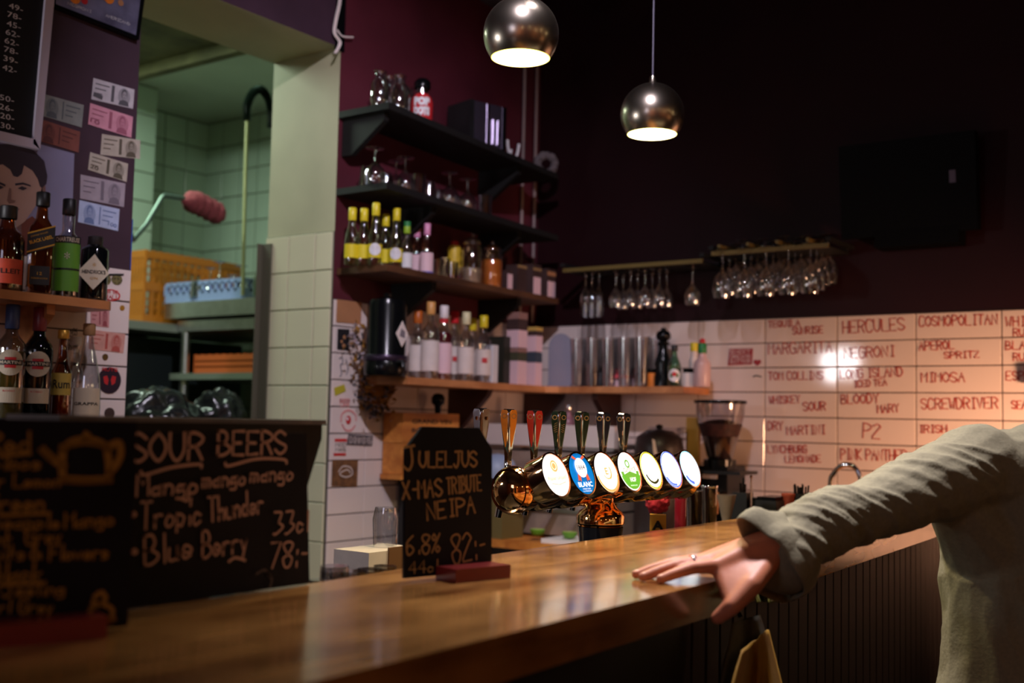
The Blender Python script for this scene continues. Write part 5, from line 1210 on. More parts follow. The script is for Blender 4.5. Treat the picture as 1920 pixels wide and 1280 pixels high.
# post at the left of the crates
# light blue bowl upside down
y_ = S(918, 870, x=3.55).y
t = thing('blue_tub', 'pale blue plastic tub on a khaki box behind the bare tap handle', 'tub', (3.60, 2.655, .9012))
bmo('khaki_box', BX((0, 0, .11), (.14, .16, .22)), mat('khaki', srgb(110, 96, 54), .6), t, bevel=.004)
bmo('tub', LA([(0, .221), (.075, .221), (.078, .23), (.078, .26), (.068, .29), (.04, .315), (0, .322)], 24), mat('pale_blue_plastic', srgb(150, 166, 196), .45), t, smooth=True)
# dispenser and paper bag on the ledge
t = thing('paper_bag', 'white and brown paper packet behind the upturned tumblers', 'packet', (2.20, 2.00, 0)); 
bmo('plinth', BX((0, 0, .45), (.22, .22, .9)), M_black, t); bmo('packet', BX((0, 0, .96), (.19, .12, .115)), M_paper, t, bevel=.01); bmo('flap', BX((.03, -.062, .975), (.11, .006, .10)), mat('brown_paper', srgb(120, 82, 50), .7), t)
bmo('plastic_cup', LA([(0, 1.01), (.03, 1.01), (.034, 1.09), (.028, 1.12)], 18, c=(.03, 0, 0)), M_glass, t, smooth=True)

# dried bouquet garland hanging under the urn
t = thing('dried_garland', 'drooping garland of dried flowers and dark foil hanging on the white tiles', 'garland', S(700, 700, y=2.90)); o0 = t.location
ctl = [(668, 610), (672, 680), (684, 735), (704, 775), (726, 745), (742, 690), (740, 665)]
path = smooth_path([S(a, b, y=2.92)-o0 for a, b in ctl], 12)
cols = [mat('dried_ochre', srgb(150, 104, 40), .9, var=.4, scale=50), mat('dark_foil', srgb(44, 44, 60), .35, var=.5, scale=30), mat('pale_petals', srgb(176, 160, 170), .8, var=.3, scale=60)]
for k, (m, R0_, n0) in enumerate(((cols[0], .036, 150), (cols[1], .030, 130), (cols[2], .034, 70))):
    bm = bmesh.new()
    for i in range(n0):
        q = path[int(random.random()*(len(path)-1))]+Vector((random.gauss(0, 1), random.gauss(0, .7), random.gauss(0, 1)))*R0_*.55
        s_ = random.uniform(.007, .019); e = Matrix.Rotation(random.random()*6, 3, Vector((random.random(), random.random(), random.random()+.1)).normalized())
        vs = [bm.verts.new(q+e @ Vector(v)*s_) for v in ((-1, 0, 0), (0, -.55, .15), (1.2, 0, 0), (0, .55, .15))]; bm.faces.new(vs)
    o_ = bmo(('petals', 'foil_leaves', 'blossoms')[k], bm, m, t); o_['kind'] = 'stuff'
bm = bmesh.new(); c_ = [S(a, b, y=2.935)-o0 for a, b in ((676, 690), (735, 690), (740, 735), (706, 782), (684, 745))]; prism(bm, c_, (0, .01, 0)); bmo('bouquet_backing', bm, cols[0], t)

# ------------------------------------------------------------------ left wall dressing
YP = YW-.0012
t = thing('menu_board', 'black letter board in a white frame showing prices, top left', 'menu board', S(40, 140, y=YP)); 
fr = [(-60, -60), (97, -60), (66, 281), (-60, 252)]
pts = [S(a, b, y=YP) for a, b in ((-110, -80), (100, -60), (65, 281), (-110, 243))]
Mi = t.matrix_basis.inverted()
def lp(a, b): return Mi @ S(a, b, y=YP)
bmo('letter_panel', PR([lp(-110, -80), lp(92, -60), lp(60, 272), lp(-110, 236)], (0, -.012, 0)), mat('letter_felt', srgb(12, 14, 20), .8), t)
bmo('frame_side', PR([lp(83, -60), lp(100, -60), lp(67, 282), lp(54, 271)], (0, -.022, 0)), mat('white_frame', srgb(200, 190, 206), .5), t, bevel=.002)
bmo('frame_bottom', PR([lp(-110, 223), lp(58, 263), lp(67, 282), lp(-110, 241)], (0, -.022, 0)), MATS['white_frame'], t, bevel=.002)
for s_, x_, y_ in (('49-', 30, 14), ('78-', 27, 30), ('45-', 26, 47), ('62-', 24, 63), ('62-', 22, 79), ('78-', 21, 95), ('39-', 20, 112), ('42-', 18, 129), ('50-', 13, 185), ('26-', 12, 202), ('120-', 10, 218), ('130-', 10, 236)):
    c = S(x_, y_, y=YP-.0135)-t.location; x2 = S(x_+12, y_+3.5, y=YP-.0135)-t.location; wd = (.042 if len(s_) == 3 else .052)
    printed(s_, wd, .0155, M_white, t, Matrix.Translation(c), name='price')
t = thing('framed_poster', 'framed cocktail poster at the top left beside the doorway', 'poster', S(200, 40, y=YP)); Mi = t.matrix_basis.inverted()
bmo('frame', PR([lp(93, -40), lp(270, -40), lp(253, 77), lp(92, 14)], (0, -.02, 0)), M_blackg, t, bevel=.002)
pf = bmo('print', PR([lp(97, -36), lp(260, -36), lp(247, 68), lp(97, 10)], (0, -.021, 0)), mat('poster_print', srgb(130, 130, 160), .35, c2=srgb(60, 56, 76), scale=9), t)
for (a, b), r, m in (((132, -2), 12, M_orange), ((150, 4), 7, M_red), ((196, -1), 11, M_orange), ((186, -6), 9, mat('ember', srgb(210, 110, 70), .5)), ((218, 8), 6, M_card)):
    disc_px('flame', (a, b), r, m, pf, NL, off=.0222, th=.0006, n=14, y=YP)
for a, b, q in ((118, 1, 'x'), (190, 24, 'y')): write_px('NEGRONI' if q == 'x' else 'AMERICANO', (a+0, b+10), (a+44, b+26), 5, M_white, t, NL, .0012, off=.0225, y=YP)
# portrait poster (plain generic portrait)
t = thing('portrait_poster', 'poster of a dark-haired man on a grey ground behind the spirits bottles', 'poster', S(60, 380, y=YP)); Mi = t.matrix_basis.inverted()
bmo('sheet', PR([lp(-70, 240), lp(66, 268), lp(139, 288), lp(132, 505), lp(-70, 480)], (0, -.001, 0)), mat('poster_grey', srgb(134, 130, 160), .45, var=.12, scale=4), t)
sh = t.children[0]
def flat(name, cs, m, k): q = [lp(*c)+Vector((0, -.001-.0004*k, 0)) for c in cs]; bm = bmesh.new(); bm.faces.new([bm.verts.new(v) for v in q]); return bmo(name, bm, m, sh)
sk = mat('portrait_skin', srgb(176, 140, 126), .5, var=.06, scale=8); hr = mat('portrait_hair', srgb(44, 34, 48), .5); sd = mat('portrait_shade', srgb(128, 92, 84), .5)
flat('jacket', [(-60, 480), (-40, 440), (0, 425), (35, 420), (60, 405), (88, 430), (110, 460), (112, 500), (-60, 490)], mat('portrait_jacket', srgb(120, 62, 50), .5), 1)
flat('neck', [(-10, 400), (38, 395), (40, 440), (8, 455), (-14, 440)], sd, 2)
flat('face', [(-30, 300), (10, 296), (50, 306), (72, 322), (80, 345), (78, 368), (70, 380), (60, 395), (46, 415), (28, 428), (10, 430), (-10, 420), (-28, 396), (-36, 360)], sk, 3)
flat('ear', [(77, 348), (84, 345), (85, 360), (80, 374), (74, 372)], sd, 3)
flat('hair', [(-40, 330), (-40, 285), (-10, 270), (30, 270), (62, 282), (82, 302), (88, 330), (86, 345), (78, 352), (74, 350), (70, 336), (60, 320), (44, 310), (40, 326), (32, 332), (24, 330), (18, 318), (4, 308), (-14, 312), (-30, 326)], hr, 4)
flat('brow', [(27, 344), (42, 342), (56, 347), (57, 350), (42, 346), (28, 348)], hr, 5); flat('brow', [(-18, 344), (-4, 340), (9, 346), (9, 350), (-5, 344), (-18, 348)], hr, 5)
flat('eye', [(32, 353), (40, 349), (50, 353), (42, 357)], hr, 5); flat('eye', [(-12, 351), (-3, 347), (6, 351), (-2, 355)], hr, 5)
flat('nose', [(16, 352), (12, 376), (16, 382), (26, 380), (28, 376), (20, 374), (20, 354)], sd, 5)
flat('mouth', [(10, 392), (20, 389), (36, 392), (28, 397), (16, 397)], mat('portrait_lips', srgb(130, 74, 76), .5), 5)
# banknotes
def note(lab, cs, c, dark, side=1, num='', pm=None, yp=YP):
    t = thing('banknote', lab, 'banknote', S(*cs[0], y=yp), group='banknotes on the wall')
    o = quad_px('paper', cs, mat('note_%s' % lab[:14].replace(' ', '_'), c, .7, var=.12, scale=30), t, NL, th=.0008, y=yp)
    v = [S(*q, y=yp)-t.location+Vector((0, -.0012, 0)) for q in cs]
    def uv(u, w_): return v[0].lerp(v[1], u).lerp(v[3].lerp(v[2], u), w_)
    dm = mat('noteink_%s' % lab[:14].replace(' ', '_'), dark, .7)
    def poly(ps, k=0): bm = bmesh.new(); bm.faces.new([bm.verts.new(uv(*p)+Vector((0, -.0003*k, 0))) for p in ps]); bmo('print', bm, dm, o)
    cx_ = .76 if side > 0 else .26
    lm = mat('noteface_%s' % lab[:14].replace(' ', '_'), tuple(.5*p+.5*q for p, q in zip(c, dark)), .7)
    def ell(u0, w0, ru, rw, m_, k): bm = bmesh.new(); bm.faces.new([bm.verts.new(uv(u0+ru*cos(2*pi*i/14), w0+rw*sin(2*pi*i/14))+Vector((0, -.0003*k, 0))) for i in range(14)]); bmo('print', bm, m_, o)
    ell(cx_, .52, .15, .44, lm, 0)
    poly([(cx_-.13, .96), (cx_-.10, .76), (cx_-.03, .68), (cx_+.04, .68), (cx_+.11, .76), (cx_+.13, .96)], 1)
    ell(cx_, .40, .075, .27, dm, 1); ell(cx_+.005, .46, .055, .22, lm, 2)
    ell(cx_-.022, .42, .010, .03, dm, 3); ell(cx_+.028, .42, .010, .03, dm, 3); ell(cx_+.004, .58, .02, .018, dm, 3)
    lo = .06 if side > 0 else .58
    for k in range(3): poly([(lo, .2+.22*k), (lo+.34-.08*k, .2+.22*k), (lo+.34-.08*k, .25+.22*k), (lo, .25+.22*k)])
    poly([(.45, .1), (.52, .1), (.52, .9), (.45, .9)] if side > 0 else [(.5, .1), (.53, .1), (.53, .9), (.5, .9)])
    if num: wv = (v[1]-v[0]).length; printed(num, wv*.22, wv*.09, dm, o, Matrix.Translation(uv(.14 if side > 0 else .84, .78)+Vector((0, -.0008, 0))) @ Matrix.Rotation(.16, 4, 'Y'), bold=.02)
    return t
note('pale lilac banknote, topmost, with a dark portrait', [(175, 146), (252, 168), (249, 204), (171, 186)], srgb(186, 180, 186), srgb(80, 78, 84), 1, '1')
note('pink banknote second from the top', [(169, 193), (249, 219), (246, 258), (165, 233)], srgb(204, 140, 158), srgb(150, 84, 104), 1, '10')
note('greyish green banknote beside the white frame', [(78, 175), (157, 197), (153, 239), (75, 216)], srgb(134, 138, 134), srgb(86, 92, 98), -1)
note('rusty red banknote under the greyish green one', [(72, 222), (150, 247), (147, 286), (68, 262)], srgb(128, 72, 62), srgb(88, 46, 44), -1)
note('cream banknote overhanging the door edge', [(191, 251), (263, 263), (262, 298), (188, 290)], srgb(176, 166, 152), srgb(84, 76, 62), 1)
note('cream banknote with a curled corner, below the overhanging one', [(169, 285), (240, 307), (237, 341), (165, 318)], srgb(182, 172, 160), srgb(132, 110, 104), 1, '20')
note('large faded lilac banknote, second from the bottom', [(151, 327), (235, 344), (232, 388), (150, 372)], srgb(158, 146, 156), srgb(110, 100, 112), 1)
note('light blue banknote at the bottom of the column', [(149, 375), (224, 392), (221, 433), (146, 416)], srgb(172, 184, 214), srgb(100, 118, 160), -1, '100')
YT = YW-.0115
note('pinkish banknote stuck on the tiles under the pine plank shelf', [(170, 574), (205, 578), (204, 614), (170, 610)], srgb(200, 140, 138), srgb(150, 70, 76), 1, yp=YT)
note('curling red and cream banknote on the tile above the round black sticker', [(168, 617), (235, 626), (231, 662), (166, 654)], srgb(206, 150, 136), srgb(176, 80, 70), 1, yp=YT)
# stickers on the left tiles
def sticker(lab, cat='sticker'): return lambda o: tag(o, lab, cat, 'stickers on the tiles')
sticker('small round coin sticker near the tile top')(disc_px('coin_sticker', (201, 501), 5, M_box, None, NL, y=YT)); sticker('round bronze coin under the red note')(disc_px('coin_sticker', (197, 669), 6, mat('bronze', srgb(110, 90, 50), .4, .6), None, NL, y=YT)); sticker('small olive seal sticker right of the pink note')(disc_px('coin_sticker', (229, 577), 5, M_gold, None, NL, y=YT))
t = thing('sunglasses_sticker', 'sticker of patterned aviator sunglasses on the tiles', 'sticker', S(210, 522, y=YT))
for cx_ in (198, 219): disc_px('lens', (cx_, 524), 10, mat('camo_print', srgb(140, 130, 80), .5, c2=srgb(30, 28, 26), scale=160), t, NL, y=YT, sx=1.15)
quad_px('bridge', [(186, 513), (232, 513), (231, 517), (186, 517)], M_ink, t, NL, y=YT)
t = thing('oval_sticker', 'red oval skate sticker at the end of the pine plank shelf', 'sticker', S(208, 553, y=YT))
disc_px('oval', (208, 553), 11, M_red, t, NL, y=YT, sx=1.8); disc_px('oval_field', (208, 553), 9, M_paper, t, NL, off=.0016, th=.0005, y=YT, sx=1.8)
write_px('OFF THE', (197, 550), (220, 551), 6, M_red, t, NL, .002, off=.0026, y=YT); write_px('WALL', (196, 560), (222, 561), 7, M_red, t, NL, .003, off=.0026, y=YT)
t = thing('round_sticker', 'round black sticker with a glowing red emblem', 'sticker', S(205, 713, y=YT))
disc_px('disc', (205, 713), 25, mat('dark_violet_ink', srgb(32, 18, 40), .5), t, NL, y=YT)
for pl in ([(193, 706), (200, 704), (203, 712), (201, 722), (195, 718)], [(217, 706), (210, 704), (207, 712), (209, 722), (215, 718)]): quad_px('emblem', pl, M_red, t, NL, off=.0016, th=.0004, y=YT)
write_px('RUTS', (191, 695), (219, 696), 6, M_red, t, NL, .002, off=.0022, y=YT)
t = thing('lettered_sticker', 'black and white lettered sticker behind the bottles', 'sticker', S(135, 700, y=YT))
write_px('VZ', (120, 715), (150, 716), 34, M_ink, t, NL, .011, y=YT); write_px('BEATS', (133, 655), (134, 620), 9, M_ink, t, NL, .002, y=YT); write_px('MONSTER', (143, 662), (144, 616), 9, M_ink, t, NL, .002, y=YT)
sticker('plain dark round sticker just above the till')(disc_px('round_badge', (205, 775), 11, M_box, None, NL, y=YT))
# stickers on the tiles right of the doorway
def stk(name, lab, cs, m, **k): return sticker(lab)(quad_px(name, cs, m, None, NL, y=YT))
stk('cardboard_piece', 'brown cardboard piece on the top white tile', [(632, 561), (678, 567), (676, 608), (630, 604)], M_card)
t = thing('photo_sticker', 'small black photo sticker on the white tile', 'sticker', S(643, 635, y=YT)); quad_px('photo', [(633, 616), (655, 617), (654, 657), (632, 655)], M_ink, t, NL, y=YT)
for c, r in (((645, 632), 4), ((640, 640), 3), ((644, 648), 4)): disc_px('figure', c, r, M_card, t, NL, off=.0016, th=.0003, y=YT)
t = thing('sketch_sticker', 'faint pencil sketch sticker on the white tile', 'sticker', S(643, 690, y=YT)); px_strokes([[(636, 672), (641, 670), (642, 682), (638, 684), (640, 700), (637, 706)], [(648, 674), (652, 690), (649, 702)]], mat('pencil', srgb(96, 90, 104), .8), t, NL, .004, y=YT)
stk('yellow_tag', 'yellow tag sticker on the white tile', [(626, 727), (645, 720), (648, 733), (628, 742)], mat('lime_tag', srgb(186, 176, 50), .5))
t = thing('red_print_sticker', 'faded red printed sticker under the yellow tag', 'sticker', S(646, 752, y=YT)); write_px('BEER', (637, 754), (655, 754), 6, mat('faded_red', srgb(226, 140, 140), .6), t, NL, .003, y=YT); write_px('LOVE', (638, 762), (654, 762), 6, MATS['faded_red'], t, NL, .003, y=YT)
t = thing('round_logo_sticker', 'round red and white sticker with a ring of letters', 'sticker', S(653, 787, y=YT)); disc_px('emblem', (653, 787), 8, M_red, t, NL, y=YT, sx=.8); 
px_strokes([[(639, 790), (640, 778), (648, 770), (658, 770), (666, 778), (667, 788)], [(641, 796), (648, 806), (658, 806), (665, 798)]], MATS['faded_red'], t, NL, .006, y=YT); disc_px('highlight', (651, 785), 3, M_white, t, NL, off=.0016, th=.0003, y=YT)
t = thing('bar_sticker', 'white sticker with red bars above and below black lettering', 'sticker', S(637, 838, y=YT)); quad_px('field', [(627, 822), (650, 822), (648, 854), (625, 854)], M_paper, t, NL, y=YT)
quad_px('bar', [(627, 822), (650, 822), (650, 828), (627, 828)], M_red, t, NL, off=.0016, th=.0003, y=YT); quad_px('bar', [(625, 849), (648, 849), (648, 854), (625, 854)], M_red, t, NL, off=.0016, th=.0003, y=YT)
write_px('MOD', (628, 837), (648, 837), 7, M_ink, t, NL, .002, off=.0022, y=YT); write_px('MXS', (628, 846), (647, 846), 6, M_ink, t, NL, .002, off=.0022, y=YT)
t = thing('strip_sticker', 'black and white lettering strip sticker', 'sticker', S(675, 825, y=YT)); quad_px('strip', [(653, 814), (699, 816), (697, 836), (650, 834)], mat('worn_black_print', srgb(50, 46, 52), .6, c2=srgb(120, 112, 116), scale=90), t, NL, y=YT); write_px('DIMMING', (655, 830), (695, 831), 11, M_paper, t, NL, .0028, off=.0018, y=YT)
t = thing('brown_photo', 'square brown photo with a pale scribble on the white tile', 'sticker', S(647, 887, y=YT)); quad_px('photo', [(623, 862), (671, 863), (669, 913), (621, 911)], mat('brown_photo_print', srgb(134, 92, 56), .6, c2=srgb(86, 58, 40), scale=40), t, NL, y=YT)
px_strokes([[(634, 884), (642, 874), (656, 876), (660, 888), (648, 894), (636, 888), (650, 880), (656, 886)]], M_paper, t, NL, .004, off=.0018, y=YT)
stk('red_tag', 'small dark red tag on the tile under the garland', [(728, 797), (741, 798), (741, 806), (728, 805)], M_red)

# writing on the back wall tiles (red marker), 8 cm signs
XT = XB-.0115
CK = [('cocktail_name', 'TEQUILA', (1441, 614), (1500, 611), 12), ('', 'SUNRISE', (1487, 627), (1543, 624), 13), ('', 'MARGARITA', (1441, 664), (1560, 660), 20), ('', 'TOM COLLINS', (1441, 712), (1543, 711), 15), ('', 'WHISKEY', (1443, 757), (1500, 755), 14), ('', 'SOUR', (1507, 770), (1548, 769), 16), ('', 'DRY', (1440, 806), (1468, 806), 16), ('', 'MARTINI', (1476, 815), (1547, 813), 16),
 ('', 'LYNCHBURG', (1440, 849), (1513, 849), 14), ('', 'LEMONADE', (1473, 867), (1539, 866), 13), ('', 'HERCULES', (1581, 625), (1696, 619), 23), ('', 'NEGRONI', (1583, 672), (1677, 668), 20), ('', 'LONG ISLAND', (1576, 710), (1692, 705), 17), ('', 'ICED TEA', (1602, 726), (1663, 722), 12), ('', 'BLOODY', (1578, 757), (1648, 755), 17), ('', 'MARY', (1646, 774), (1686, 772), 15),
 ('', 'P2', (1618, 820), (1650, 823), 27), ('', 'PINK PANTHER', (1577, 861), (1700, 864), 20), ('', 'COSMOPOLITAN', (1724, 612), (1870, 608), 19), ('', 'APEROL', (1724, 657), (1789, 654), 16), ('', 'SPRITZ', (1771, 672), (1836, 670), 12), ('', 'MIMOSA', (1728, 716), (1809, 716), 18), ('', 'SCREWDRIVER', (1728, 767), (1871, 765), 20), ('', 'IRISH', (1724, 811), (1776, 811), 14), ('', 'COFFEE', (1781, 823), (1840, 823), 13),
 ('', 'WHITE', (1886, 612), (1950, 610), 18), ('', 'RUSSIAN', (1900, 630), (1980, 629), 14), ('', 'BLACK', (1886, 655), (1950, 655), 15), ('', 'RUSSIAN', (1900, 676), (1980, 676), 14), ('', 'ESPRESSO', (1887, 713), (1980, 713), 17), ('', 'SEA BREEZE', (1898, 766), (1990, 767), 15)]
for _, s_, a, b, h in CK:
    o = write_px(s_, a, b, h, M_marker, None, NB, .0042, x=XT, name='cocktail_lettering')
    tag(o, 'red marker word %s written on the back wall tiles' % s_.title(), 'lettering', 'cocktail names on the tiles')
seen_ = 0
for o in bpy.data.objects:
    if o.get('label', '').startswith('red marker word Russian'):
        seen_ += 1; o['label'] = 'red marker word Russian in the %s row at the right edge of the tiles' % ('top', 'second')[seen_-1]
t = thing('red_sign_sticker', 'small red sticker with white lettering on the back wall tiles', 'sticker', S(1389, 668, x=XT)); quad_px('field', [(1368, 654), (1412, 653), (1410, 683), (1365, 685)], mat('dull_red', srgb(160, 40, 48), .5), t, NB, x=XT)
for k, s_ in enumerate(('SWEET', 'DREAMS', 'BITTER')): write_px(s_, (1370, 663+9*k), (1407, 662.5+9*k), 6.5, M_paper, t, NB, .0022, off=.0018, x=XT)
t = quad_px('heart_sticker', [(1420, 686), (1413, 680), (1414, 675), (1418, 674), (1420, 676), (1423, 674), (1427, 675), (1427, 680)], MATS['dull_red'], None, NB, x=XT); tag(t, 'little red heart sticker on the back wall tiles', 'sticker')
tag(px_strokes([[(1413, 706), (1418, 704), (1427, 706)]], M_ink, None, NB, .005, x=XT, name='pen_mark'), 'short dark pen mark below the red heart', 'mark')
p = S(1919, 660, x=4.27)
tag(bmo('wall_hook', LA([(0, 0), (.02, 0), (.02, .06), (0, .07)], 14), M_red, smooth=True, loc=(4.27, S(1932, 715, x=4.27).y, 1.52)), 'red fitting at the right edge of the tiled wall', 'fitting')

# ------------------------------------------------------------------ the guest leaning on the bar
def sd(px, py, depth):
    """point at the given distance along the view axis (used to read the pose from the photograph)"""
    return EYE+(fwd+rgt*((px-960)/F_PX)+upv*((640-py)/F_PX))*depth
def capsule(bm, a, b, ra, rb, n=14):
    a, b = Vector(a), Vector(b); d = b-a; L = d.length
    M = d.to_track_quat('Z', 'Y').to_matrix().to_4x4() if L > 1e-6 else Matrix.Identity(4); M.translation = a
    pr = [(ra*sin(t), -ra*cos(t)) for t in [pi/2*k/5 for k in range(6)]]+[(rb*cos(t), L+rb*sin(t)) for t in [pi/2*k/5 for k in range(6)]]
    pr[0] = (0, -ra); pr[-1] = (0, L+rb)
    lathe(bm, pr, n, M=M)
def chain(bm, pts, rs):
    for i in range(len(pts)-1): capsule(bm, pts[i], pts[i+1], rs[i], rs[i+1])
def fuse(name, bm, m, parent, voxel, smooth_it=4, fn=None):
    bmesh.ops.recalc_face_normals(bm, faces=bm.faces)
    me = bpy.data.meshes.new(name); bm.to_mesh(me); bm.free()
    tmp = bpy.data.objects.new('tmp', me); col.objects.link(tmp)
    r = tmp.modifiers.new('r', 'REMESH'); r.mode = 'VOXEL'; r.voxel_size = voxel; r.use_smooth_shade = True
    s = tmp.modifiers.new('s', 'SMOOTH'); s.iterations = smooth_it; s.factor = .5
    dg = bpy.context.evaluated_depsgraph_get(); out = bpy.data.meshes.new_from_object(tmp.evaluated_get(dg)); out.name = name
    bpy.data.objects.remove(tmp); bpy.data.meshes.remove(me)
    if fn:
        nr = [v.normal.copy() for v in out.vertices]
        for v, n in zip(out.vertices, nr): v.co = v.co+n*fn(v.co, n)
    for p in out.polygons: p.use_smooth = True
    out.materials.clear()
    return link(name, out, m, parent)
SH = sd(1838, 878, 2.16); EL = sd(1640, 952, 2.0); WR = Vector((1.786, .750, 1.158))
spine = sd(1960, 900, 2.22); lat = Vector((.585, -.811, 0)); face = Vector((-.811, -.585, 0))
base = Vector((spine.x, spine.y, 0))
P_ = thing('person', 'person in a faded green-grey shirt leaning one hand on the bar edge', 'person', base)
Lc = lambda v: Vector(v)-base
M_skin = mat('skin', srgb(202, 126, 92), .5, var=.10, scale=25, bump=.12)
M_skin.node_tree.nodes['Principled BSDF'].inputs['Subsurface Weight'].default_value = .12
M_skin.node_tree.nodes['Principled BSDF'].inputs['Subsurface Radius'].default_value = (.02, .008, .004)
M_nail = mat('nail', srgb(226, 160, 136), .3)
bm = bmesh.new()
# forearm and upper arm
chain(bm, [WR, WR.lerp(EL, .45), EL], [.030, .037, .042]); chain(bm, [EL, SH], [.044, .052])
# hand
d = Vector((-.82, .57, 0)).normalized(); ac = Vector((.57, .82, 0))
K2 = Vector((1.690, .802, 1.127)); K3 = Vector((1.704, .822, 1.1315)); K4 = Vector((1.716, .840, 1.130)); K5 = Vector((1.727, .856, 1.124))
tips = [(K2, Vector((1.606, .861, 1.1085)), .0093), (K3, Vector((1.606, .893, 1.1090)), .0095), (K4, Vector((1.626, .917, 1.1085)), .009), (K5, Vector((1.664, .915, 1.1080)), .008)]
fing = []
for K, tp, r in tips:
    v = tp-K; p1 = K+v*.46+Vector((0, 0, .0055)); p2 = K+v*.76+Vector((0, 0, .0030)); tp = Vector((tp.x, tp.y, 1.1+r*.85))
    p2.z = max(p2.z, 1.1+r*1.02); fing.append((K, p1, p2, tp, r))
    chain(bm, [K, p1, p2, tp], [r*1.36, r*1.17, r*1.05, r*.90])
wr2 = WR+Vector((-.012, .004, -.002))
for K, o_, rk in ((K2, -.012, .0135), (K3, -.004, .0140), (K4, .004, .0135), (K5, .012, .0125)):
    chain(bm, [wr2+ac*o_*1.2, wr2.lerp(K, .5)+ac*o_*.2+Vector((0, 0, .001)), K], [.024, .0195, rk])
chain(bm, [wr2+Vector((0, 0, -.012)), K3+Vector((.03, -.022, -.016))], [.018, .012])
# thumb over the edge
t0 = WR+Vector((-.016, -.012, -.012)); t1 = sd(1408, 1098, 1.785); t2 = sd(1372, 1136, 1.765); t3 = sd(1345, 1158, 1.772)
chain(bm, [t0, t1, t2, t3], [.0175, .0175, .0145, .0112])
for k in range(9):
    f = k/8
    pa = K2.lerp(wr2, f)+Vector((0, 0, -.004)); pb = t2.lerp(t1, min(1, f*2)) if f < .5 else t1.lerp(t0, f*2-1)
    if f < .15: pb = pa.lerp(pb, .75)
    chain(bm, [pa, pb], [.0125+.008*f, .0115+.007*f])
# torso, neck, head, other arm, legs
up_ = Vector((0, 0, 1))
neck = spine+up_*(1.44-spine.z); chest = spine+up_*(1.24-spine.z); waist = spine+up_*(1.02-spine.z); hip = spine+up_*(.88-spine.z)
neck += lat*.10-up_*.055; LSH = neck+lat*.19+up_*-.07
for s_ in (-1, 1): chain(bm, [chest+lat*.075*s_-up_*.03, waist+lat*.07*s_, hip+lat*.08*s_], [.098, .095, .100])
chain(bm, [SH-up_*.004, SH.lerp(neck, .5)-up_*.078, neck-up_*.115, LSH], [.044, .05, .055, .050]); chain(bm, [chest, neck, neck+up_*.07+face*.01], [.09, .055, .052])
hc_ = neck+up_*.165+face*.015
capsule(bm, hc_+up_*.03-face*.015, hc_-up_*.02, .082, .074); capsule(bm, hc_-up_*.02+face*.025, hc_-up_*.072+face*.035, .055, .034)
capsule(bm, hc_+face*.085+up_*-.005, hc_+face*.098+up_*-.03, .008, .013); capsule(bm, hc_+face*.074-up_*.058-lat*.012, hc_+face*.074-up_*.058+lat*.012, .007, .007)
for s_ in (-1, 1): capsule(bm, hc_+lat*.077*s_+up_*.01, hc_+lat*.079*s_-up_*.03, .014, .009); capsule(bm, hc_+face*.07+lat*.032*s_+up_*.022, hc_+face*.07+lat*.02*s_+up_*.024, .008, .007)
LEL = LSH+Vector((.0, 0, -.27))+lat*.06; LWR = LEL+up_*-.23+face*.06
chain(bm, [LSH, LEL, LEL.lerp(LWR, .4), LWR], [.055, .042, .038, .026]); chain(bm, [LWR, LWR-up_*.09+face*.01], [.028, .03])
for k in range(4): chain(bm, [LWR-up_*.09+lat*.0+face*(-.03+.02*k), LWR-up_*.135+face*(-.032+.021*k), LWR-up_*.165+face*(-.028+.02*k)-lat*.012], [.0105, .0095, .008])
chain(bm, [LWR-up_*.03+face*.025, LWR-up_*.07+face*.05, LWR-up_*.10+face*.055], [.014, .012, .009])
for s_ in (-1, 1):
    h0 = hip+lat*.09*s_-up_*.02; kn = Vector((h0.x, h0.y, .48))+face*.02+lat*.02*s_; an = Vector((kn.x, kn.y, .09))-face*.03
    chain(bm, [h0, kn, kn.lerp(an, .35), an], [.095, .058, .056, .038]); chain(bm, [an-up_*.04, an-up_*.05+face*.15], [.038, .03])
bm.transform(Matrix.Translation(-base))
fuse('body', bm, M_skin, P_, .0034, 12)
for K, p1, p2, tp, r in fing[:3]:
    v = (tp-p2).normalized(); Mx = v.to_track_quat('X', 'Z').to_matrix().to_4x4(); Mx.translation = Lc(tp)+Vector((0, 0, r*.52))-v*.001
    b2 = bmesh.new(); bmesh.ops.create_uvsphere(b2, u_segments=12, v_segments=8, radius=1, matrix=Mx @ Matrix.Diagonal((.0075, .0056, .0028, 1))); bmo('fingernail', b2, M_nail, P_, smooth=True)
K, p1, p2, tp, r = fing[1]; q = Lc(K.lerp(p1, .62)); ax = (p1-K).normalized()
Mr = ax.to_track_quat('Z', 'Y').to_matrix().to_4x4(); Mr.translation = q
rg = bmo('ring', LA([(.0122, -.0012), (.0131, -.0012), (.0131, .0012), (.0122, .0012), (.0122, -.0012)], 28, M=Mr), mat('white_gold', (.95, .93, .9), .3, 1.0), P_, smooth=True)
b2 = bmesh.new(); bmesh.ops.create_icosphere(b2, subdivisions=2, radius=.0024, matrix=Matrix.Translation(q+Vector((0, -.006, .0118)))); bmo('ring_stone', b2, mat('bright_stone', (.95, .95, 1), .03, coat=1), rg)
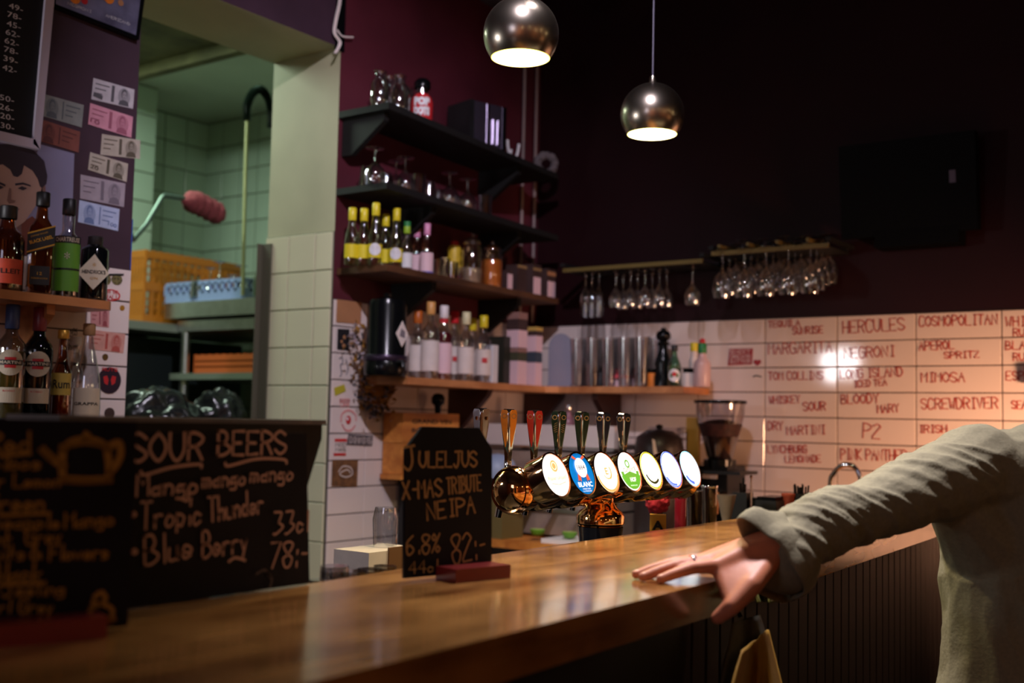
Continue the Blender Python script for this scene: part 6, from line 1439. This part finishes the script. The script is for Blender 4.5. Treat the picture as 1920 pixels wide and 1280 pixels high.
# shirt: sleeve and torso in one cloth
M_shirt = mat('faded_green_shirt', srgb(136, 131, 106), .85, var=.10, scale=140, bump=.25)
axis = [sd(1470, 1046, 1.875), sd(1500, 1008, 1.90), sd(1562, 974, 1.95), sd(1604, 966, 1.98), sd(1650, 948, 2.01), sd(1722, 916, 2.07), sd(1778, 898, 2.12), sd(1835, 874, 2.17)]
rad = [.058, .054, .055, .053, .057, .069, .076, .084]
bm = bmesh.new(); chain(bm, axis, rad)
chain(bm, [axis[-1], spine+up_*(1.25-spine.z)-lat*.04], [.080, .10])
chain(bm, [SH-up_*.012, SH.lerp(neck, .5)-up_*.042, neck-up_*.062, LSH], [.074, .076, .080, .076])
for s_ in (-1, 1):
    c_ = [spine+up_*(z-spine.z)+lat*o_*s_ for z, o_ in ((1.225, .075), (1.15, .085), (1.0, .09), (.86, .095), (.80, .095))]
    chain(bm, c_, [.122, .114, .110, .114, .112])
capsule(bm, spine+up_*(1.20-spine.z), spine+up_*(.84-spine.z), .12, .12)
chain(bm, [axis[-2]-up_*.03, spine+up_*(1.1-spine.z)-lat*.09], [.05, .10])
chain(bm, [LSH, LEL, LEL.lerp(LWR, .6)], [.07, .058, .05])
bm.transform(Matrix.Translation(-base))
arm_dir = (SH-WR).normalized(); arm_v = Vector((0, 0, 1)).cross(arm_dir).normalized(); arm_u = arm_dir.cross(arm_v)
def folds(p, n):
    q = p+base; s_ = (q-WR).dot(arm_dir); L_ = (SH-WR).length; r_ = q-WR-arm_dir*s_
    ud, vd = r_.dot(arm_u), r_.dot(arm_v)
    w_arm = max(0, min(1, (s_+.05)/.08))*max(0, min(1, (L_+.02-s_)/.10))
    if r_.length > .2: w_arm = 0
    # slanting pull folds on the sleeve, long hanging folds on the torso
    a = s_*1.0+ud*.9+vd*.45
    f1 = 1-abs(noise.noise(Vector((a*26, ud*7+3, vd*7))))*3.2
    f2 = 1-abs(noise.noise(Vector((a*55+9, ud*12, vd*12))))*3.0
    dense = max(0, 1-abs(s_-.12)/.2)
    g = Vector((q.x*5+q.z*3.5, q.y*5, q.z*2.5-q.x*2)); f3 = 1-abs(noise.noise(g*1.5))*3
    f4 = 1-abs(noise.noise(Vector((q.x*14+q.z*9, q.y*14, q.z*7))))*3
    return w_arm*((.0052-.0022*min(1, max(0, s_/.4)))*max(-.6, f1)+.0034*dense*max(-.5, f2))+(1-w_arm)*(.007*max(-.6, f3)+.0025*max(-.5, f4))-.002
sh_ = fuse('shirt', bm, M_shirt, P_, .0048, 5, folds)
# turned-up cuff, a wide loose band whose corner stands up
cc = sd(1458, 1052, 1.865); ad = (sd(1530, 992, 1.925)-cc).normalized(); vv_ = Vector((0, 0, 1)).cross(ad).normalized(); uu_ = ad.cross(vv_)
bm = bmesh.new(); n1 = 72; sec = [(-.012, 1.02), (-.018, 1.06), (-.013, 1.11), (.0, 1.13), (.016, 1.11), (.026, 1.04), (.040, .93), (.052, .84), (.036, .86), (.010, 1.0)]
rows = []
for i in range(n1):
    a = 2*pi*i/n1; ca, sa = cos(a), sin(a)
    R_ = .0565*(1+.05*sin(3*a+.6)+.03*sin(7*a)); ru, rv = 1.18, .88
    off = ad*(.008*sin(2*a+.4)+.004*sin(5*a)); flap = max(0, cos(a-radians(18)))**10
    row = []
    for k, (s_, m_) in enumerate(sec):
        w_ = .0018*noise.noise(Vector((ca*5, sa*5, s_*60)))
        r2 = R_*m_+w_+(flap*.020 if k in (0, 1, 2, 3) else 0); ss = s_-(flap*.026 if k in (0, 1, 2) else 0)
        row.append(bm.verts.new(Lc(cc+off+ad*ss+uu_*ca*r2*ru+vv_*sa*r2*rv)))
    rows.append(row)
for i in range(n1):
    A, B2 = rows[i], rows[(i+1) % n1]
    for k in range(len(sec)): bm.faces.new((A[k], A[(k+1) % len(sec)], B2[(k+1) % len(sec)], B2[k]))
cf = bmo('cuff', bm, M_shirt, P_, smooth=True)
ms = cf.modifiers.new('sub', 'SUBSURF'); ms.levels = 1; ms.render_levels = 1
# yoke seam, placket and collar
seam = smooth_path([sd(a, b, dd) for a, b, dd in ((1832, 798, 2.10), (1856, 806, 2.08), (1880, 806, 2.06), (1900, 797, 2.05), (1916, 782, 2.06))], 6)
bmo('collar', LA([(.064, -.03), (.072, -.028), (.070, .0), (.080, .03), (.074, .034), (.064, .002)], 30, M=Matrix.Translation(Lc(neck)+Vector((0, 0, .015)))), M_shirt, P_, smooth=True)
bm = bmesh.new(); 
for s_, z in ((0, 1.30), (0, 1.22), (0, 1.14), (0, 1.06)): lathe(bm, [(0, 0), (.006, 0), (.006, .002), (0, .002)], 12, M=Matrix.Translation(Lc(spine+up_*(z-spine.z)+face*.132)) @ face.to_track_quat('Z', 'Y').to_matrix().to_4x4())
bm.free()
# trousers, shoes, hair
bm = bmesh.new()
for s_ in (-1, 1):
    h0 = hip+lat*.09*s_-up_*.02; kn = Vector((h0.x, h0.y, .48))+face*.02+lat*.02*s_; an = Vector((kn.x, kn.y, .12))-face*.03
    chain(bm, [h0, kn, an], [.112, .075, .062])
chain(bm, [hip-lat*.06, hip+lat*.06], [.125, .125]); bm.transform(Matrix.Translation(-base))
fuse('trousers', bm, mat('dark_trousers', srgb(30, 30, 38), .8), P_, .010, 4)
for s_ in (-1, 1):
    h0 = hip+lat*.11*s_; c_ = Lc(Vector((h0.x, h0.y, 0))-face*.01); bm = bmesh.new(); capsule(bm, c_+up_*.055-face*.02, c_+up_*.05+face*.16, .05, .042)
    for v in bm.verts: v.co.z = max(.004, v.co.z)
    bmo('shoe', bm, M_black, P_, smooth=True)
bm = bmesh.new(); capsule(bm, hc_+up_*.045-face*.022, hc_+up_*.0-face*.035, .088, .075); bm.transform(Matrix.Translation(-base)); bmo('hair', bm, mat('brown_hair', srgb(52, 36, 28), .7, var=.3, scale=60, bump=.5), P_, smooth=True)

for s_ in (-1, 1):
    ec_ = hc_+face*.0765+lat*.030*s_+up_*.006
    b2 = bmesh.new(); bmesh.ops.create_uvsphere(b2, u_segments=14, v_segments=10, radius=.0095, matrix=Matrix.Translation(Lc(ec_)) @ Matrix.Diagonal((1, 1, .62, 1))); ey = bmo('eye', b2, M_white, P_, smooth=True)
    b2 = bmesh.new(); bmesh.ops.create_uvsphere(b2, u_segments=12, v_segments=8, radius=.0046, matrix=Matrix.Translation(Lc(ec_+face*.0062))); bmo('iris', b2, mat('brown_iris', srgb(50, 32, 22), .2), ey, smooth=True)
    bmo('eyebrow', TU([Lc(ec_+face*.008+up_*.016-lat*.015), Lc(ec_+face*.012+up_*.020), Lc(ec_+face*.008+up_*.017+lat*.015)], .0028, 6), MATS['brown_hair'], P_, smooth=True)
bmo('lips', TU([Lc(hc_+face*.079-up_*.058-lat*.018), Lc(hc_+face*.084-up_*.057), Lc(hc_+face*.079-up_*.058+lat*.018)], [.003, .0052, .003], 8), mat('lips', srgb(160, 84, 76), .5), P_, smooth=True)

# jacket hanging from a hook under the bar edge
t = thing('hanging_jacket', 'grey-green jacket with an ochre lining hanging under the bar edge below the hand', 'jacket', (1.86, .86, 1.0))
o0 = Vector(t.location)
def drape(name, top, bot, m, yo, seed):
    """top, bot: pixel rows read on the bar front"""
    bm = bmesh.new(); n, k = 26, 26; rows = []
    for j in range(k+1):
        row = []
        for i in range(n+1):
            u, v = i/n, j/k
            a = Vector(top[0]).lerp(Vector(top[1]), u); b = Vector(bot[0]).lerp(Vector(bot[1]), u); q = a.lerp(b, v)
            yy = yo-.018*sin(u*9+seed)*(.3+v)-.010*sin(u*21+seed*2+v*3)*v
            row.append(bm.verts.new(S(q.x, q.y, y=yy)-o0))
        rows.append(row)
    for A, B2 in zip(rows, rows[1:]):
        for i in range(n): bm.faces.new((A[i], A[i+1], B2[i+1], B2[i]))
    o = bmo(name, bm, m, t, smooth=True); s_ = o.modifiers.new('sol', 'SOLIDIFY'); s_.thickness = .004; return o
M_jk = mat('grey_green_cloth', srgb(74, 74, 66), .9, var=.12, scale=90, bump=.2); M_ln = mat('ochre_lining', srgb(150, 112, 24), .7, var=.1, scale=60)
drape('body', ((1372, 1170), (1426, 1152)), ((1330, 1420), (1500, 1400)), M_jk, .835, .5)
drape('lining', ((1390, 1222), (1442, 1180)), ((1340, 1420), (1492, 1380)), M_ln, .812, .9)
drape('collar_fold', ((1404, 1092), (1452, 1078)), ((1424, 1128), (1456, 1128)), mat('olive_cloth', srgb(104, 104, 20), .8), .80, 2.2)
bmo('hanger_loop', TU([(.0, .03, .03), (.0, -.01, .04), (0, -.02, .02)], .004, 8), M_blackg, t)
